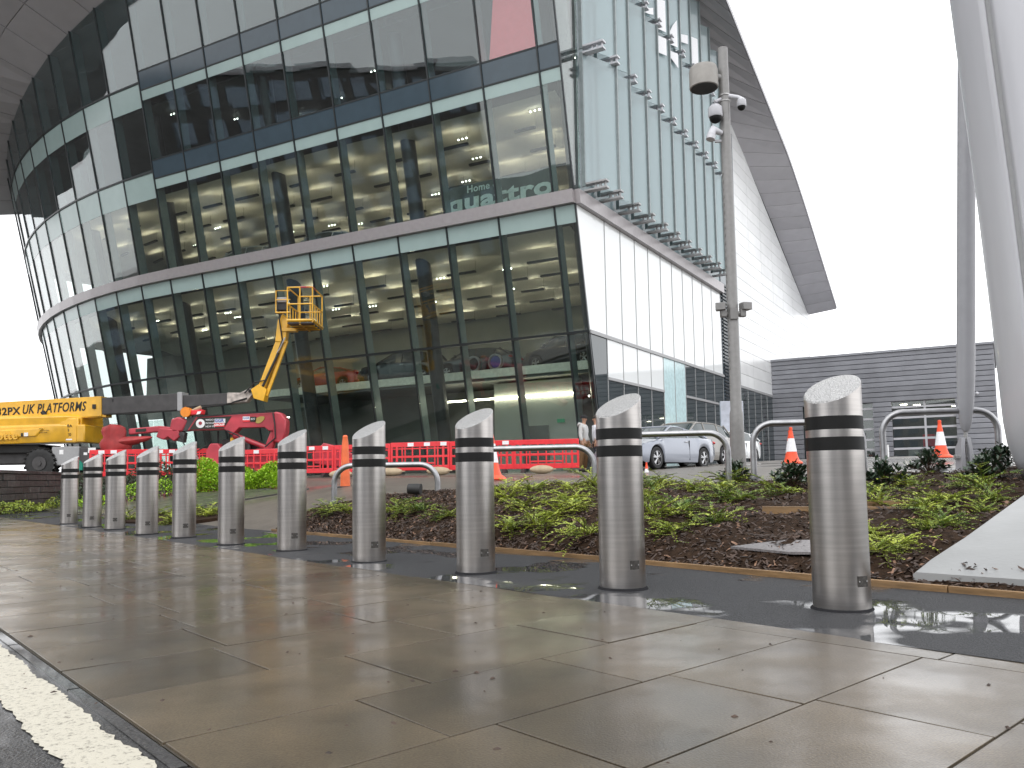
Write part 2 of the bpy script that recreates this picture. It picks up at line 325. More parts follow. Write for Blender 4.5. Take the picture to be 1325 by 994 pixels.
# drainage channel stones along the kerb and the worn white line
def line_mat():
    m = bpy.data.materials.new('worn_white_line'); m.use_nodes = True; n = m.node_tree.nodes; L = m.node_tree.links; b = n['Principled BSDF']
    tc = n.new('ShaderNodeTexCoord'); no = n.new('ShaderNodeTexNoise'); no.inputs['Scale'].default_value = 75; no.inputs['Detail'].default_value = 6; no.inputs['Roughness'].default_value = .7; L.new(tc.outputs['Object'], no.inputs['Vector'])
    cr_ = n.new('ShaderNodeValToRGB'); cr_.color_ramp.elements[0].position = .34; cr_.color_ramp.elements[0].color = (.15, .135, .11, 1); cr_.color_ramp.elements[1].position = .47; cr_.color_ramp.elements[1].color = (.50, .47, .39, 1)
    L.new(no.outputs[0], cr_.inputs[0]); L.new(cr_.outputs[0], b.inputs['Base Color']); b.inputs['Roughness'].default_value = .5
    bu = n.new('ShaderNodeBump'); bu.inputs['Strength'].default_value = .6; bu.inputs['Distance'].default_value = .006; L.new(no.outputs[0], bu.inputs['Height']); L.new(bu.outputs[0], b.inputs['Normal']); return m
wl = MB(); pts = []
N = 900
for side, bb in ((0, .485), (1, .645)):
    pts.append([AB(-6+i*.02, bb+random.uniform(-.005, .005)+.009*sin(i*.21+side)*sin(i*.057)+.0025*sin(i*.9+side*2)+random.uniform(-.003, .003), -.0065) for i in range(N)])
wl.add(pts[0]+pts[1], [(i, N+i, N+i+1, i+1) for i in range(N-1)])
tag(wl.build('road_line', line_mat(), smooth=False), kind='structure')
ch = MB()
for i in range(-6, 30): ch.box(AB(i+.5, KERB-.022, -.021), (.985, .036, .03), rz=math.atan2(E1.y, E1.x))
tag(ch.build('kerb_channel', M_ROAD, smooth=False), kind='structure')
def tz(x, y): return .004+.006*sin(x*1.7+.4)*sin(y*1.3)+.003*sin(x*5+y*4)
sheet('tarmac_strip', M_TARMAC, -8, 26, 3.14, 4.70, 120, 10, lambda x, y: tz(x, y)-.006 if (x*.76+y*.65) < 3.3 else tz(x, y)-.004)
# plaza
mb = MB(); vs = []; nx, ny = 130, 120
for i in range(nx+1):
    for j in range(ny+1):
        a_ = -24+64*(i/nx)**1.0; d_ = 58*(j/ny)**1.8; p = AB(a_, 4.66+d_); vs.append((p.x, p.y, T(p.x, p.y)-.012*sm(d_*3)))
mb.add(vs, [(i*(ny+1)+j, i*(ny+1)+j+1, (i+1)*(ny+1)+j+1, (i+1)*(ny+1)+j) for i in range(nx) for j in range(ny)])
tag(mb.build('plaza', M_PLAZA), kind='structure')
# raised yard behind the stone wall
mb = MB(); mb.prism([(-13.2, 18.0, -.1), (-14.6, 27.5, -.1), (-11.6, 30.5, -.1), (-12, 40, -.1), (-60, 50, -.1), (-60, 18, -.1)], (0, 0, 1.08)); tag(mb.build('yard', M_PLAZA, smooth=False), kind='structure')
# sett paving on the left: each sett a piece
sp = MB(); vs = []
def in_sett(x, y): return True
sett = sheet('sett_paving', M_JOINT, 15.95, 26, 4.72, 8.2, 40, 12, lambda x, y: T(x, y)+.006)
for i in range(19):
    a0 = 16.0+i*.52; j = 4.75-random.uniform(0, .4)
    while j < 7.9:
        l = random.uniform(.55, .95); c4 = [AB(a0+.008, max(j, 4.73)+.008), AB(a0+.008, j+l-.008), AB(a0+.512, j+l-.008), AB(a0+.512, max(j, 4.73)+.008)]
        zz = random.uniform(.012, .02); m_ = MB(); m_.loft([[(p.x, p.y, T(p.x, p.y)-.02) for p in c4], [(p.x, p.y, T(p.x, p.y)+zz) for p in c4]]); m_.build('sett', M_SETT, sett, smooth=False); j += l
# planting bed
def bback(a):
    pts_ = [(-8, 19), (-2, 15), (3.7, 11.0), (4.9, 9.9), (6.1, 9.0), (7.4, 8.0), (9, 6.7), (10.0, 5.85), (10.32, 5.2)]
    for (x0, y0), (x1, y1) in zip(pts_, pts_[1:]):
        if a <= x1: return y0+(y1-y0)*(a-x0)/(x1-x0)
    return 4.7
def bedz(x, y, k=1):
    d = x*.76+y*.65-4.65
    return T(x, y)+.035*sm(d/.25)+.012*(sin(x*9+y*5)+sin(x*4.3-y*7.7)+.8*sin(x*17-y*13))*sm(d*3)*k
mb = MB(); vs = []; na, nb = 130, 70
for i in range(na+1):
    a_ = -7+17.3*i/na; bb = max(4.72, bback(a_))
    for j in range(nb+1):
        p = AB(a_, 4.675+(bb-4.675)*(j/nb)**1.3); z = bedz(p.x, p.y)+random.uniform(-.008, .008)
        if j == nb: z = T(p.x, p.y)-.02
        vs.append((p.x, p.y, z))
mb.add(vs, [(i*(nb+1)+j, i*(nb+1)+j+1, (i+1)*(nb+1)+j+1, (i+1)*(nb+1)+j) for i in range(na) for j in range(nb)])
tag(mb.build('planting_bed', M_SOIL), kind='structure')
mb = MB()
mats_i = []
for i in range(30000):
    a_ = -4.5+14.7*random.random(); bb = bback(a_); p = AB(a_, 4.69+(bb-4.75)*random.random()**1.6)
    if a_ < 2.12 and p.x*.76+p.y*.65 > 4.65+.22+random.random()*.12: continue
    z = bedz(p.x, p.y)+random.uniform(0, .012); l = random.uniform(.008, .030)*(1.6 if random.random() < .08 else 1); wd = random.uniform(.004, .011); an = random.uniform(0, 2*pi); tl = random.uniform(-.7, .7)
    dx = Vector((cos(an), sin(an), tl))*l; dy = Vector((-sin(an), cos(an), random.uniform(-.5, .5)))*wd; c = Vector((p.x, p.y, z)); up = Vector((random.uniform(-.004, .004), random.uniform(-.004, .004), random.uniform(.003, .010)))
    mb.add([c-dx-dy, c+dx-dy*.5, c+dx*.8+dy, c-dx+dy*.6, c+up], [(0, 1, 4), (1, 2, 4), (2, 3, 4), (3, 0, 4)])
o = mb.build('bark_mulch', [M_CHIP, M_CHIP2], smooth=False, fix=False); tag(o, kind='stuff'); o['label'] = 'dark wet bark chips covering the planting bed'; o['category'] = 'mulch'
for i in range(0, len(o.data.polygons), 4):
    if random.random() < .10:
        for k in range(4): o.data.polygons[i+k].material_index = 1
# timber edging boards along the tarmac
te = thing('timber_edging', 'long line of wet timber boards edging the tarmac in front of the bed', 'edging', (0, 0, 0))
a = -6.5
while a < 10.2:
    l = min(random.choice((1.8, 2.4, 2.4)), 10.3-a); zz = .036+random.uniform(-.003, .003); rr = math.atan2(E1.y, E1.x)
    MB().box(AB(a+l/2, 4.665+.004*sin(a*3), zz/2-.02), (l-.006, .028, zz+.04), rz=rr+random.uniform(-.003, .003)).build('board', M_TIMBER, te, bevel=.003); a += l
# ------------------------------------------------------------------ the showroom building
TH = radians(30.5); bu_ = Vector((sin(TH), cos(TH), 0)); bw_ = Vector((-cos(TH), sin(TH), 0)); P0 = Vector((2.47, 30.36, 0))
PH = radians(61.3); S1, RAD, LEAN, ZR = 22., 39.5, .21, 11.3
B = thing('showroom_building', 'large glazed car showroom with a curved outward leaning glass front and grey wing roof', 'building', (2.47, 30.36, 0), world=True)
def curve(s):
    h = PH; p = P0+Vector((-sin(h), cos(h), 0))*min(s, S1)
    if s > S1:
        a_ = (s-S1)/RAD; c = p+Vector((cos(PH), sin(PH), 0))*RAD; h = PH-a_; p = c-Vector((cos(h), sin(h), 0))*RAD
    return p, Vector((-cos(h), -sin(h), 0))
def pos(s, z, o=0):
    p, n = curve(s); q = p+n*(LEAN*(z-ZR)+o); return Vector((q.x, q.y, z))
def fbox(s0, s1, z0, z1, o0, o1, mb=None, zt=None):   # box on the leaning front: s along, z up, o outward
    mb = mb or MB(); z1b = zt if zt is not None else z1
    return mb.hexa([pos(s0, z0, o1), pos(s1, z0, o1), pos(s1, z0, o0), pos(s0, z0, o0), pos(s0, z1, o1), pos(s1, z1b, o1), pos(s1, z1b, o0), pos(s0, z1, o0)])
def UVZ(u, v, z): return P0+bu_*u+bw_*v+Vector((0, 0, z))
def ubox(u0, u1, v0, v1, z0, z1, mb=None):
    mb = mb or MB()
    return mb.hexa([UVZ(u0, v0, z0), UVZ(u1, v0, z0), UVZ(u1, v1, z0), UVZ(u0, v1, z0), UVZ(u0, v0, z1), UVZ(u1, v0, z1), UVZ(u1, v1, z1), UVZ(u0, v1, z1)])
def zin(s): return 24.69+(24-s)*.155 if s > 10 else 26.86+(10-s)*.5
SM = [0, .88, 3.33, 5.78, 8.23, 10.68, 13.13, 15.45, 17.8, 20.1, 22.4, 24.75, 27.1, 29.5, 31.9, 34.3, 36.7, 39.1, 41.5, 44, 46.5, 49, 51.5]
GZ = .55
FAR_S = 22.3
for i in range(len(SM)-1):
    s0, s1 = SM[i]+.035, SM[i+1]-.035
    if i == 0: s0 = .03
    sp_ = SM[i+1] <= FAR_S+.2
    j = lambda: random.uniform(-.012, .012)
    def pane(z0, z1, m=M_GLASS, zt=None, name='glass_pane'):
        a_, b_, c_, d_ = j(), j(), j(), j(); mb = MB(); t = .024; zt_ = zt if zt is not None else z1
        mb.hexa([pos(s0, z0, a_), pos(s1, z0, b_), pos(s1, z0, b_-t), pos(s0, z0, a_-t), pos(s0, z1, c_), pos(s1, zt_, d_), pos(s1, zt_, d_-t), pos(s0, z1, c_-t)])
        mb.build(name, m, B, smooth=False)
    pane(GZ, 6.11); pane(6.2, 10.2)
    fbox(s0, s1, 10.2, 10.86, -.03, .0).build('frosted_panel', M_FRIT, B, smooth=False)
    fbox(SM[i], SM[i+1]-.004, 10.88, 11.36, -.3, .2).build('band_panel', M_PINKBAND, B, smooth=False)
    gm = M_GLASSR
    if sp_:
        pane(11.42, 15.3); fbox(s0, s1, 15.3, 15.76, -.03, 0).build('frosted_panel', M_FRIT, B, smooth=False)
        fbox(s0-.02, s1+.02, 15.82, 16.62, -.04, .012).build('spandrel_panel', M_SPAN, B, smooth=False)
        pane(16.68, 19.5, gm); fbox(s0, s1, 19.5, 19.95, -.03, 0).build('frosted_panel', M_FRIT, B, smooth=False)
        fbox(s0-.02, s1+.02, 20.0, 20.82, -.04, .012).build('spandrel_panel', M_SPAN, B, smooth=False)
        pane(20.9, zin(SM[i])-.06, gm, zin(SM[i+1])-.06)
    else:
        pane(11.42, 14.9); fbox(s0, s1, 14.9, 16.1, -.03, 0).build('frosted_panel', M_FRIT, B, smooth=False)
        pane(16.18, 19.2, gm); fbox(s0, s1, 19.2, 20.3, -.03, 0).build('frosted_panel', M_FRIT, B, smooth=False)
        pane(20.38, zin(SM[i])-.06, gm, zin(SM[i+1])-.06)
        fbox(SM[i], SM[i+1], 16.10, 16.18, -.06, .06).build('transom', M_DARKMETAL, B, smooth=False)
        fbox(SM[i], SM[i+1], 20.30, 20.38, -.06, .06).build('transom', M_DARKMETAL, B, smooth=False)
    fbox(SM[i], SM[i+1], 6.11, 6.2, -.08, .09).build('rail', M_DARKMETAL, B, smooth=False)
    if sp_:
        for zz in (15.76, 16.62, 19.95, 20.82): fbox(SM[i], SM[i+1], zz, zz+.06, -.05, .03).build('transom', M_DARKMETAL, B, smooth=False)
    fbox(SM[i], SM[i+1], GZ-.5, GZ, -.25, .05).build('plinth', M_INTDARK, B, smooth=False)
for i, s in enumerate(SM):
    for z0, z1 in ((GZ, 10.87), (11.37, zin(s)-.03)):
        fbox(s-.03, s+.03, z0, z1, -.03, .055).build('mullion', M_DARKMETAL, B, smooth=False)
        if i: fbox(s-.045, s+.045, z0, z1, -.48, -.032).build('mullion_fin', M_FIN, B, smooth=False)
# right hand face, square to the front
def uc(z): return -LEAN*(z-ZR)*cos(radians(1.8))
def uquad(u0f, u1, z0, z1, v0, v1, name, m):
    mb = MB(); a0, a1 = (u0f(z0), u0f(z1)) if callable(u0f) else (u0f, u0f)
    mb.hexa([UVZ(a0, v0, z0), UVZ(u1, v0, z0), UVZ(u1, v1, z0), UVZ(a0, v1, z0), UVZ(a1, v0, z1), UVZ(u1, v0, z1), UVZ(u1, v1, z1), UVZ(a1, v1, z1)])
    return mb.build(name, m, B, smooth=False)
UM = [2.67, 4.27, 5.84, 7.42, 9.01, 10.55, 12.1, 13.67, 15.28, 16.9, 18.6]
ucp = lambda z: uc(z)+.06
uquad(ucp, UM[0]-.02, 6.22, 10.86, .0, .06, 'white_panel', M_WHITEGLASS)
uquad(ucp, UM[0]-.02, GZ, 6.1, .0, .06, 'lower_pane', M_DARKGLASS)
for a_, b_ in zip(UM, UM[1:]):
    ubox(a_+.02, b_-.02, 0, .06, 6.22, 10.86).build('white_panel', M_WHITEGLASS, B, smooth=False)
    blue = 9 <= a_ < 12
    if blue: ubox(a_+.015, b_-.015, 0, .05, GZ, 6.08).build('blue_panel', M_BLUEGLASS, B, smooth=False)
    else:
        ubox(a_+.02, b_-.02, 0, .05, 4.55, 6.08).build('lower_pane', M_DARKGLASS if a_ > 12 else M_WHITEGLASS, B, smooth=False)
        ubox(a_+.02, b_-.02, .01, .05, GZ, 4.44).build('lower_pane', M_DARKGLASS, B, smooth=False)
        ubox(a_, b_, -.05, .05, 4.44, 4.55).build('transom', M_GREYPAINT, B, smooth=False)
for a_ in UM: ubox(a_-.02, a_+.02, -.02, .06, GZ, 10.86).build('mullion', M_GREYPAINT, B, smooth=False)
uquad(uc, 18.75, 6.08, 6.22, -.06, .06, 'rail', M_GREYPAINT)
uquad(uc, 18.75, 10.87, 11.38, -.22, .06, 'band_panel', M_PINKBAND)
ubox(18.75, 22.3, -.02, .3, GZ, 21.5).build('louvre_strip', M_SPAN, B, smooth=False)
lv = MB()
for k in range(52): ubox(18.8, 20.3, -.1, -.02, 1.2+k*.2, 1.3+k*.2, lv)
for k in range(52): pass
lb = lv.build('louvre_blade', M_DARKMETAL, B, smooth=False); lb['kind'] = 'stuff'
# aqua screen of overlapping blades with steel brackets, three tiers
uquad(lambda z: uc(z)+.06, .55, 11.4, 25.9, 0, .03, 'return_pane', M_GLASS)
ubox(.6, 18.75, .02, .1, 11.4, 21.8).build('screen_backing', M_AQUAWALL, B, smooth=False)
def roofz(u): return 30.87-.385*u
for k in range(14):
    u0 = .60+k*.04 if k == 0 else .6+(u1-.6)
    u1 = .6+1.62*(k+1) if k else 1.98
    if k == 0: u0, u1 = .6, 1.98
    if u0 > 18.4: break
    if k: ubox(u0, u0+.9, .02, .1, 21.8, max(21.9, roofz(u0+1)-.3)).build('screen_backing', M_AQUAWALL, B, smooth=False)
    for t, (z0, z1) in enumerate(((11.75, 16.95), (17.2, 20.95), (21.2, 26.2))):
        z1 = min(z1, roofz(u0+1.6)-.35)
        if z1 < z0+.5: continue
        mb = MB(); d = .025; p = [(u0+.05, -.16), (u0+1.66, -.86)]
        mb.hexa([UVZ(p[0][0], p[0][1], z0), UVZ(p[1][0], p[1][1], z0), UVZ(p[1][0]+.01, p[1][1]+d, z0), UVZ(p[0][0]+.01, p[0][1]+d, z0),
                 UVZ(p[0][0], p[0][1], z1), UVZ(p[1][0], p[1][1], z1), UVZ(p[1][0]+.01, p[1][1]+d, z1), UVZ(p[0][0]+.01, p[0][1]+d, z1)])
        mb.build('glass_blade', M_BLADE, B, smooth=False)
        ubox(u0-.03, u0+.04, -.2, -.06, z0-.1, z1).build('blade_post', M_POST, B, smooth=False)
        ubox(u0+1.6, u0+1.69, -.93, -.84, z0-.1, z1).build('blade_post', M_POST, B, smooth=False)
        # bracket: two flanges with three pins
        br = MB(); zb = z0-.12
        for dz in (-.13, .13): ubox(u0+.02, u0+.30, -1.05, -.1, zb+dz-.035, zb+dz+.035, br)
        for q in (.55, .75, .95): br.tube([UVZ(u0+.16, -q, zb-.13), UVZ(u0+.16, -q, zb+.13)], .05, 6)
        br.build('bracket', M_WHITESTEEL if t else M_GREYPAINT, B, smooth=False)
# big white letter fragments printed on the screen blades
def blade_patch(k, q0, q1, zlist):
    u0 = 1.98+1.62*(k-1); mb = MB(); n_ = len(zlist)
    f = lambda q, z: UVZ(u0+.05+1.61*q-.012, -.16-.7*q-.012, z)
    lo = [f(q0+(q1-q0)*i/(n_-1), a) for i, (a, b) in enumerate(zlist)]; hi = [f(q0+(q1-q0)*i/(n_-1), b) for i, (a, b) in enumerate(zlist)]
    mb.prism(lo+hi[::-1], UVZ(0, .006, 0)-UVZ(0, 0, 0)); mb.build('printed_letter', M_SLEEVE, B, smooth=False)
blade_patch(3, .5, .97, [(21.3, 21.75), (21.24, 21.56), (21.24, 21.52), (21.3, 21.62)])
blade_patch(4, .58, .97, [(21.24, 22.75), (21.24, 22.75)]); blade_patch(4, .58, .97, [(20.1, 20.92), (20.1, 20.92)])
blade_patch(5, .62, .97, [(21.24, 21.7), (21.24, 22.25), (21.24, 22.6)]); blade_patch(5, .66, .97, [(20.6, 20.92), (20.2, 20.92)])
blade_patch(6, .45, .62, [(21.5, 23.0), (21.6, 22.9)]); blade_patch(6, .62, .97, [(22.1, 22.5), (22.15, 22.6)])
blade_patch(7, .55, .97, [(21.5, 23.15), (21.5, 23.15)]); blade_patch(8, .5, .97, [(21.3, 21.8), (21.3, 21.8)])
# white metal clad rear part of the side wall: separate panels over a dark backing
ubox(22.3, 44.3, .03, .25, 5.9, 13.7).build('cladding_backing', M_JOINT, B, smooth=False)
mb = MB(); mb.prism([UVZ(22.3, .03, 13.7), UVZ(44.25, .03, 13.7), UVZ(22.3, .03, 22.2)], bw_*.2); mb.build('cladding_backing', M_JOINT, B, smooth=False)
ncol = 7; cw = (44.3-22.3)/ncol; zz = 5.95
while zz < 22:
    for c in range(ncol):
        ua, ub = 22.3+c*cw+.012, 22.3+(c+1)*cw-.012; z1 = zz+.72; za_, zb_ = roofz(ua)-.1, roofz(ub)-.1
        if za_ <= zz+.05: continue
        if zb_ >= z1 and za_ >= z1: poly = [(ua, zz), (ub, zz), (ub, z1), (ua, z1)]
        else:
            poly = [(ua, zz)]; ue = ub if zb_ > zz else (30.77-zz)/.385
            poly.append((ue, zz))
            if zb_ > zz: poly.append((ub, min(z1, zb_)))
            if za_ > z1: poly += [((30.77-z1)/.385, z1)] if zb_ < z1 else []; poly.append((ua, z1))
            else: poly.append((ua, za_))
        if len(poly) < 3: continue
        mb = MB(); mb.prism([UVZ(u, .035, z) for u, z in poly], bw_*-.045); mb.build('cladding_panel', M_CLAD, B, smooth=False)
    zz += .74
ubox(22.3, 44.3, -.03, .1, 5.8, 5.94).build('rail', M_GREYPAINT, B, smooth=False)
for k in range(9):
    ubox(22.32+k*1.6, 22.32+k*1.6+1.55, 0, .06, GZ, 5.78).build('lower_pane', M_DARKGLASS if k % 3 else M_GLASSR, B, smooth=False)
    ubox(22.32+k*1.6+1.55, 22.32+k*1.6+1.6, -.02, .06, GZ, 5.78).build('mullion', M_GREYPAINT, B, smooth=False)
ubox(22.3, 36.7, .3, .5, GZ, 5.8).build('inner_wall', M_INTGREY, B, smooth=False)
ubox(44.1, 44.3, .25, 30, GZ, 13.6).build('rear_wall', M_CLAD, B, smooth=False)
# roof: right-hand eave with separate soffit panels
OUT = [(44.92, 14.14), (33.0, 19.66), (28.4, 21.53), (24.26, 22.64), (18.95, 24.07), (14.21, 25.34), (12.49, 25.69), (9.5, 26.4), (2, 27.8)]
INN = [(44.3, 13.78), (32.55, 18.45), (26.5, 20.6), (22.2, 22.13), (17.7, 23.9), (14.5, 25.29), (10, 27.0), (3.5, 29.5), (-3, 32)]
def lerp(tab, t):
    t = max(0, min(.9999, t))*(len(tab)-1); i = int(t); f = t-i; return tuple(a_+(b_-a_)*f for a_, b_ in zip(tab[i], tab[i+1]))
def arclen(tab):
    L_ = [0]
    for p, q in zip(tab, tab[1:]): L_.append(L_[-1]+math.dist(p, q))
    return L_
def at_len(tab, L_, d):
    for i in range(len(tab)-1):
        if d <= L_[i+1] or i == len(tab)-2:
            f = (d-L_[i])/(L_[i+1]-L_[i]); return tuple(a_+(b_-a_)*f for a_, b_ in zip(tab[i], tab[i+1]))
li, lo_ = arclen(INN), arclen(OUT); NP = 34
for k in range(NP):
    i0, i1 = at_len(INN, li, li[-1]*k/NP), at_len(INN, li, li[-1]*(k+1)/NP-.075); o0, o1 = at_len(OUT, lo_, lo_[-1]*k/NP), at_len(OUT, lo_, lo_[-1]*(k+1)/NP-.075)
    mb = MB(); q = [UVZ(i0[0], -.0, i0[1]), UVZ(o0[0], -2.1, o0[1]), UVZ(o1[0], -2.1, o1[1]), UVZ(i1[0], -.0, i1[1])]
    mb.loft([q, [p+Vector((0, 0, .1)) for p in q]]); mb.build('soffit_panel', M_SOFFIT, B, smooth=False)
mb = MB(); rings = []; JR = []
for k in range(NP+1):
    i0, o0 = at_len(INN, li, li[-1]*k/NP), at_len(OUT, lo_, lo_[-1]*k/NP)
    JR.append([UVZ(i0[0], .1, i0[1]+.17), UVZ(o0[0], -2.0, o0[1]+.17), UVZ(o0[0], -2.0, o0[1]+.20), UVZ(i0[0], .1, i0[1]+.20)])
    rings.append([UVZ(i0[0], .6, i0[1]+.22), UVZ(i0[0], 0, i0[1]+.22), UVZ(o0[0], -2.1, o0[1]+.22), UVZ(o0[0], -2.12, o0[1]+.02), UVZ(o0[0], -2.16, o0[1]+.02), UVZ(o0[0], -2.16, o0[1]+.3), UVZ(i0[0], -.3, i0[1]+1.1), UVZ(i0[0], .6, i0[1]+1.1)])
mb.loft(rings); mb.build('roof_eave', M_SOFFIT, B, smooth=False); mb = MB(); mb.loft(JR); mb.build('soffit_backing', M_JOINT, B, smooth=False)
# left-hand eave over the curved front
SO = [12+2.2*i for i in range(18)]
def souter(s, d):
    p, n = curve(s); zi = zin(s); lean = LEAN*(zi-ZR); q = p+n*(lean+d); return Vector((q.x, q.y, zi-d*(-.33+.47*sm((s-29)/13))))
for i in range(len(SO)-1):
    for k in range(5):
        d0, d1 = k*2.2-.1, (k+1)*2.2-.14; q = [souter(SO[i]+.03, d0), souter(SO[i+1]-.03, d0), souter(SO[i+1]-.03, d1), souter(SO[i]+.03, d1)]
        mb = MB(); mb.loft([q, [p+Vector((0, 0, .1)) for p in q]]); mb.build('soffit_panel', M_SOFFIT, B, smooth=False)
mb = MB(); rings = []
for s in SO: rings.append([souter(s, -2)+Vector((0, 0, .1)), souter(s, 4.4)+Vector((0, 0, .07)), souter(s, 10.95)+Vector((0, 0, .07)), souter(s, 11.0)+Vector((0, 0, .3)), souter(s, 3)+Vector((0, 0, 1.8)), souter(s, -2)+Vector((0, 0, 2.2))])
mb.loft(rings); mb.build('roof_eave', M_SOFFIT, B, smooth=False)
# main roof lid and rear, closing the volume
top = [pos(s, zin(s), -.5) for s in range(0, 50, 4)]
mb = MB(); ring = top+[UVZ(30, 60, 18), UVZ(44, 30, 14), UVZ(44.2, .4, 13.9), UVZ(30, .4, 19.4), UVZ(14, .4, 25.6)]
mb.loft([ring, [p+Vector((0, 0, .8)) for p in ring]]); mb.build('roof', M_SOFFIT, B, smooth=False)
# interior
def slabpoly(z, inset, ub):
    return [pos(s, z, -inset) for s in (0.4, .9, 5, 10, 15, 20, 24, 28, 32, 36, 40, 44, 48)]+[UVZ(ub, 45, z), UVZ(ub, .3, z)]
for z, t in ((.35, .4), (10.86, .5), (15.85, .75), (20.05, .75)):
    mb = MB(); mb.prism(slabpoly(z, .5, 16), (0, 0, t)); mb.build('floor_slab', M_INTDARK, B, smooth=False)
def ceiling(z, amp, per, ph):
    mb = MB(); vs = []; ss = [0.6, 2, 4, 6, 8, 10, 12, 14, 16, 18, 20, 22, 24, 27, 30, 33, 36, 40, 44]; nd = 72
    for s in ss:
        for j in range(nd+1):
            d = .6+13*j/nd; p = pos(s, z, -d); p.z = z+amp*sin(d*2*pi/per+ph+.5*sin(s*.35)); vs.append(p)
    mb.add(vs, [(i*(nd+1)+j, i*(nd+1)+j+1, (i+1)*(nd+1)+j+1, (i+1)*(nd+1)+j) for i in range(len(ss)-1) for j in range(nd)])
    mb.build('wave_ceiling', M_CEIL, B)
ceiling(10.15, .16, 2.3, 0); ceiling(15.25, .14, 2.1, 1); 
mb = MB(); mb.prism(slabpoly(19.45, .6, 16), (0, 0, .1)); mb.build('office_ceiling', M_INTDARK, B, smooth=False)
for z, dd in ((9.45, (1.8, 4.1, 6.4, 8.7, 11)), (14.55, (1.6, 3.7, 5.8, 7.9, 10))):
    for d in dd:
        for s in range(2, 34, 3):
            s_ = s+random.uniform(-.7, .7); l = random.uniform(.9, 1.5); p, q = pos(s_, z, -d-.21*0), pos(s_+l, z, -d)
            mb = MB(); dv = (q-p).normalized().cross(Vector((0, 0, 1)))*.075; mb.prism([p-dv, q-dv, q+dv, p+dv], (0, 0, .03))
            for s2 in (-1, 1): mb.prism([p+dv*s2*.86, q+dv*s2*.86, q+dv*s2, p+dv*s2], (0, 0, .085))
            for c_ in (p, q): mb.prism([c_-dv, c_-dv+(q-p)*.01, c_+dv+(q-p)*.01, c_+dv], (0, 0, .085))
            mb.tube([p, p+Vector((0, 0, .55))], .008, 4); o = mb.build('pendant_bar', M_DARKMETAL, B, smooth=False)
            mb = MB(); up = Vector((0, 0, .045)); dv = dv*.75
            e_ = (q-p)*.1; mb.prism([p+e_+up-dv, q-e_+up-dv, q-e_+up+dv, p+e_+up+dv], (0, 0, .012)); mb.build('light_strip', M_LIGHT, o, smooth=False, org=tuple(P0))
for z, n_ in ((10.02, 13), (15.1, 10), (19.4, 15), (4.9, 12)):
    for k in range(n_):
        s_, d_ = random.uniform(1, 30), random.uniform(1, 9); c = pos(s_, z, -d_-(5 if z < 6 else 0)); mb = MB()
        for q in range(2 if z < 6 or z > 19 else 3): mb.sphere(c+(pos(s_+1, z)-pos(s_, z))*.2*q+Vector((0, 0, -.12)), .032 if z > 6 else .045, 6, 4)
        mb.build('ceiling_spot', M_SPOT, B)
for v in (.4, 8.0, 15.5, 23.3, 31):                      # leaning columns behind the front
    s_ = v*1.002
    for z0, z1 in ((.7, 10.7), (11.3, 15.9), (16.5, 20.1)):
        mb = MB(); mb.tube([pos(s_, z0, -1.35), pos(s_, z1, -1.35)], .33, 14); mb.build('column', M_COLUMN, B)
# mezzanine with pale edge, back walls
ubox(4.0, 13.5, 1.2, 20.5, 5.0, 5.12).build('mezzanine_soffit', M_INTDARK, B, smooth=False)
ubox(3.92, 13.5, 1.1, 20.6, 5.13, 5.5).build('mezzanine_floor', M_MEZZ, B, smooth=False)
for z0, z1 in ((5.6, 10.4), (11.3, 15.5), (16.5, 20)): ubox(13.6, 14, .3, 44, z0, z1).build('back_wall', M_INTGREY if z0 < 12 else M_INTDARK, B, smooth=False)
ubox(13.6, 14, .3, 37.5, .7, 5.6).build('back_wall', M_INTDARK, B, smooth=False)
ubox(4.6, 4.9, 2.2, 6.5, .7, 4.9).build('partition', M_INTGREY, B, smooth=False)
ubox(4.55, 4.6, 3.7, 5.0, .75, 2.9).build('inner_door', M_INTDARK, B, smooth=False)
ubox(4.5, 4.6, 2.3, 9.5, 4.2, 4.26).build('light_strip', M_LIGHT, B, smooth=False)
ubox(6.6, 6.9, 6.5, 20, .7, 4.9).build('partition', M_INTDARK, B, smooth=False)
for k in range(8): ubox(13.7, 13.75, 37.6+k*1.9, 39.4+k*1.9, .9, 5.5).build('rear_pane', M_GLASS, B, smooth=False)
M_EXIT = pm('green_exit_sign', (.02, .25, .12), .5, emit=(.05, .6, .3), es=.1)
o = ubox(4.5, 4.55, 2.9, 3.25, 2.98, 3.14).build('exit_sign', M_EXIT, B, smooth=False)
# sign standing behind the first floor glass
sg = thing('display_sign', 'dark rounded sign board reading Home of quattro behind the first floor glass', 'sign', tuple(pos(3.7, 11.5, -1.0)), world=True)
pl = []; s_a, s_b = 1.1, 6.3
def sp_at(s, z): return pos(s, 11.5, -.75)+Vector((0, 0, z-11.5))
M_SIGN = pm('dark_sign_board', (.055, .07, .07), .35); M_SIGNT = pm('pale_sign_letters', (.50, .58, .56), .4)
pl = [sp_at(s_b, 11.5), sp_at(s_a, 11.5), sp_at(s_a, 12.75)]+[sp_at(s_b-.45+.45*sin(t), 12.3+.45*cos(t)) for t in (0, .5, 1, pi/2)]
mb = MB(); mb.prism(pl, (curve(1)[1])*-.08); mb.build('board', M_SIGN, sg, smooth=False)
xd = sp_at(s_a, 11.5)-sp_at(s_b, 11.5)
nrm = curve(1)[1]
text('Home of', .42, M_SIGNT, frame(sp_at(5.15, 12.52)+nrm*.02, xd, (0, 0, 1)), 'lettering', sg, bold=.008)
text('quattro', .98, M_SIGNT, frame(sp_at(6.1, 12.0)+nrm*.02, xd, (0, 0, 1)), 'lettering', sg, sx=1.55, bold=.035)
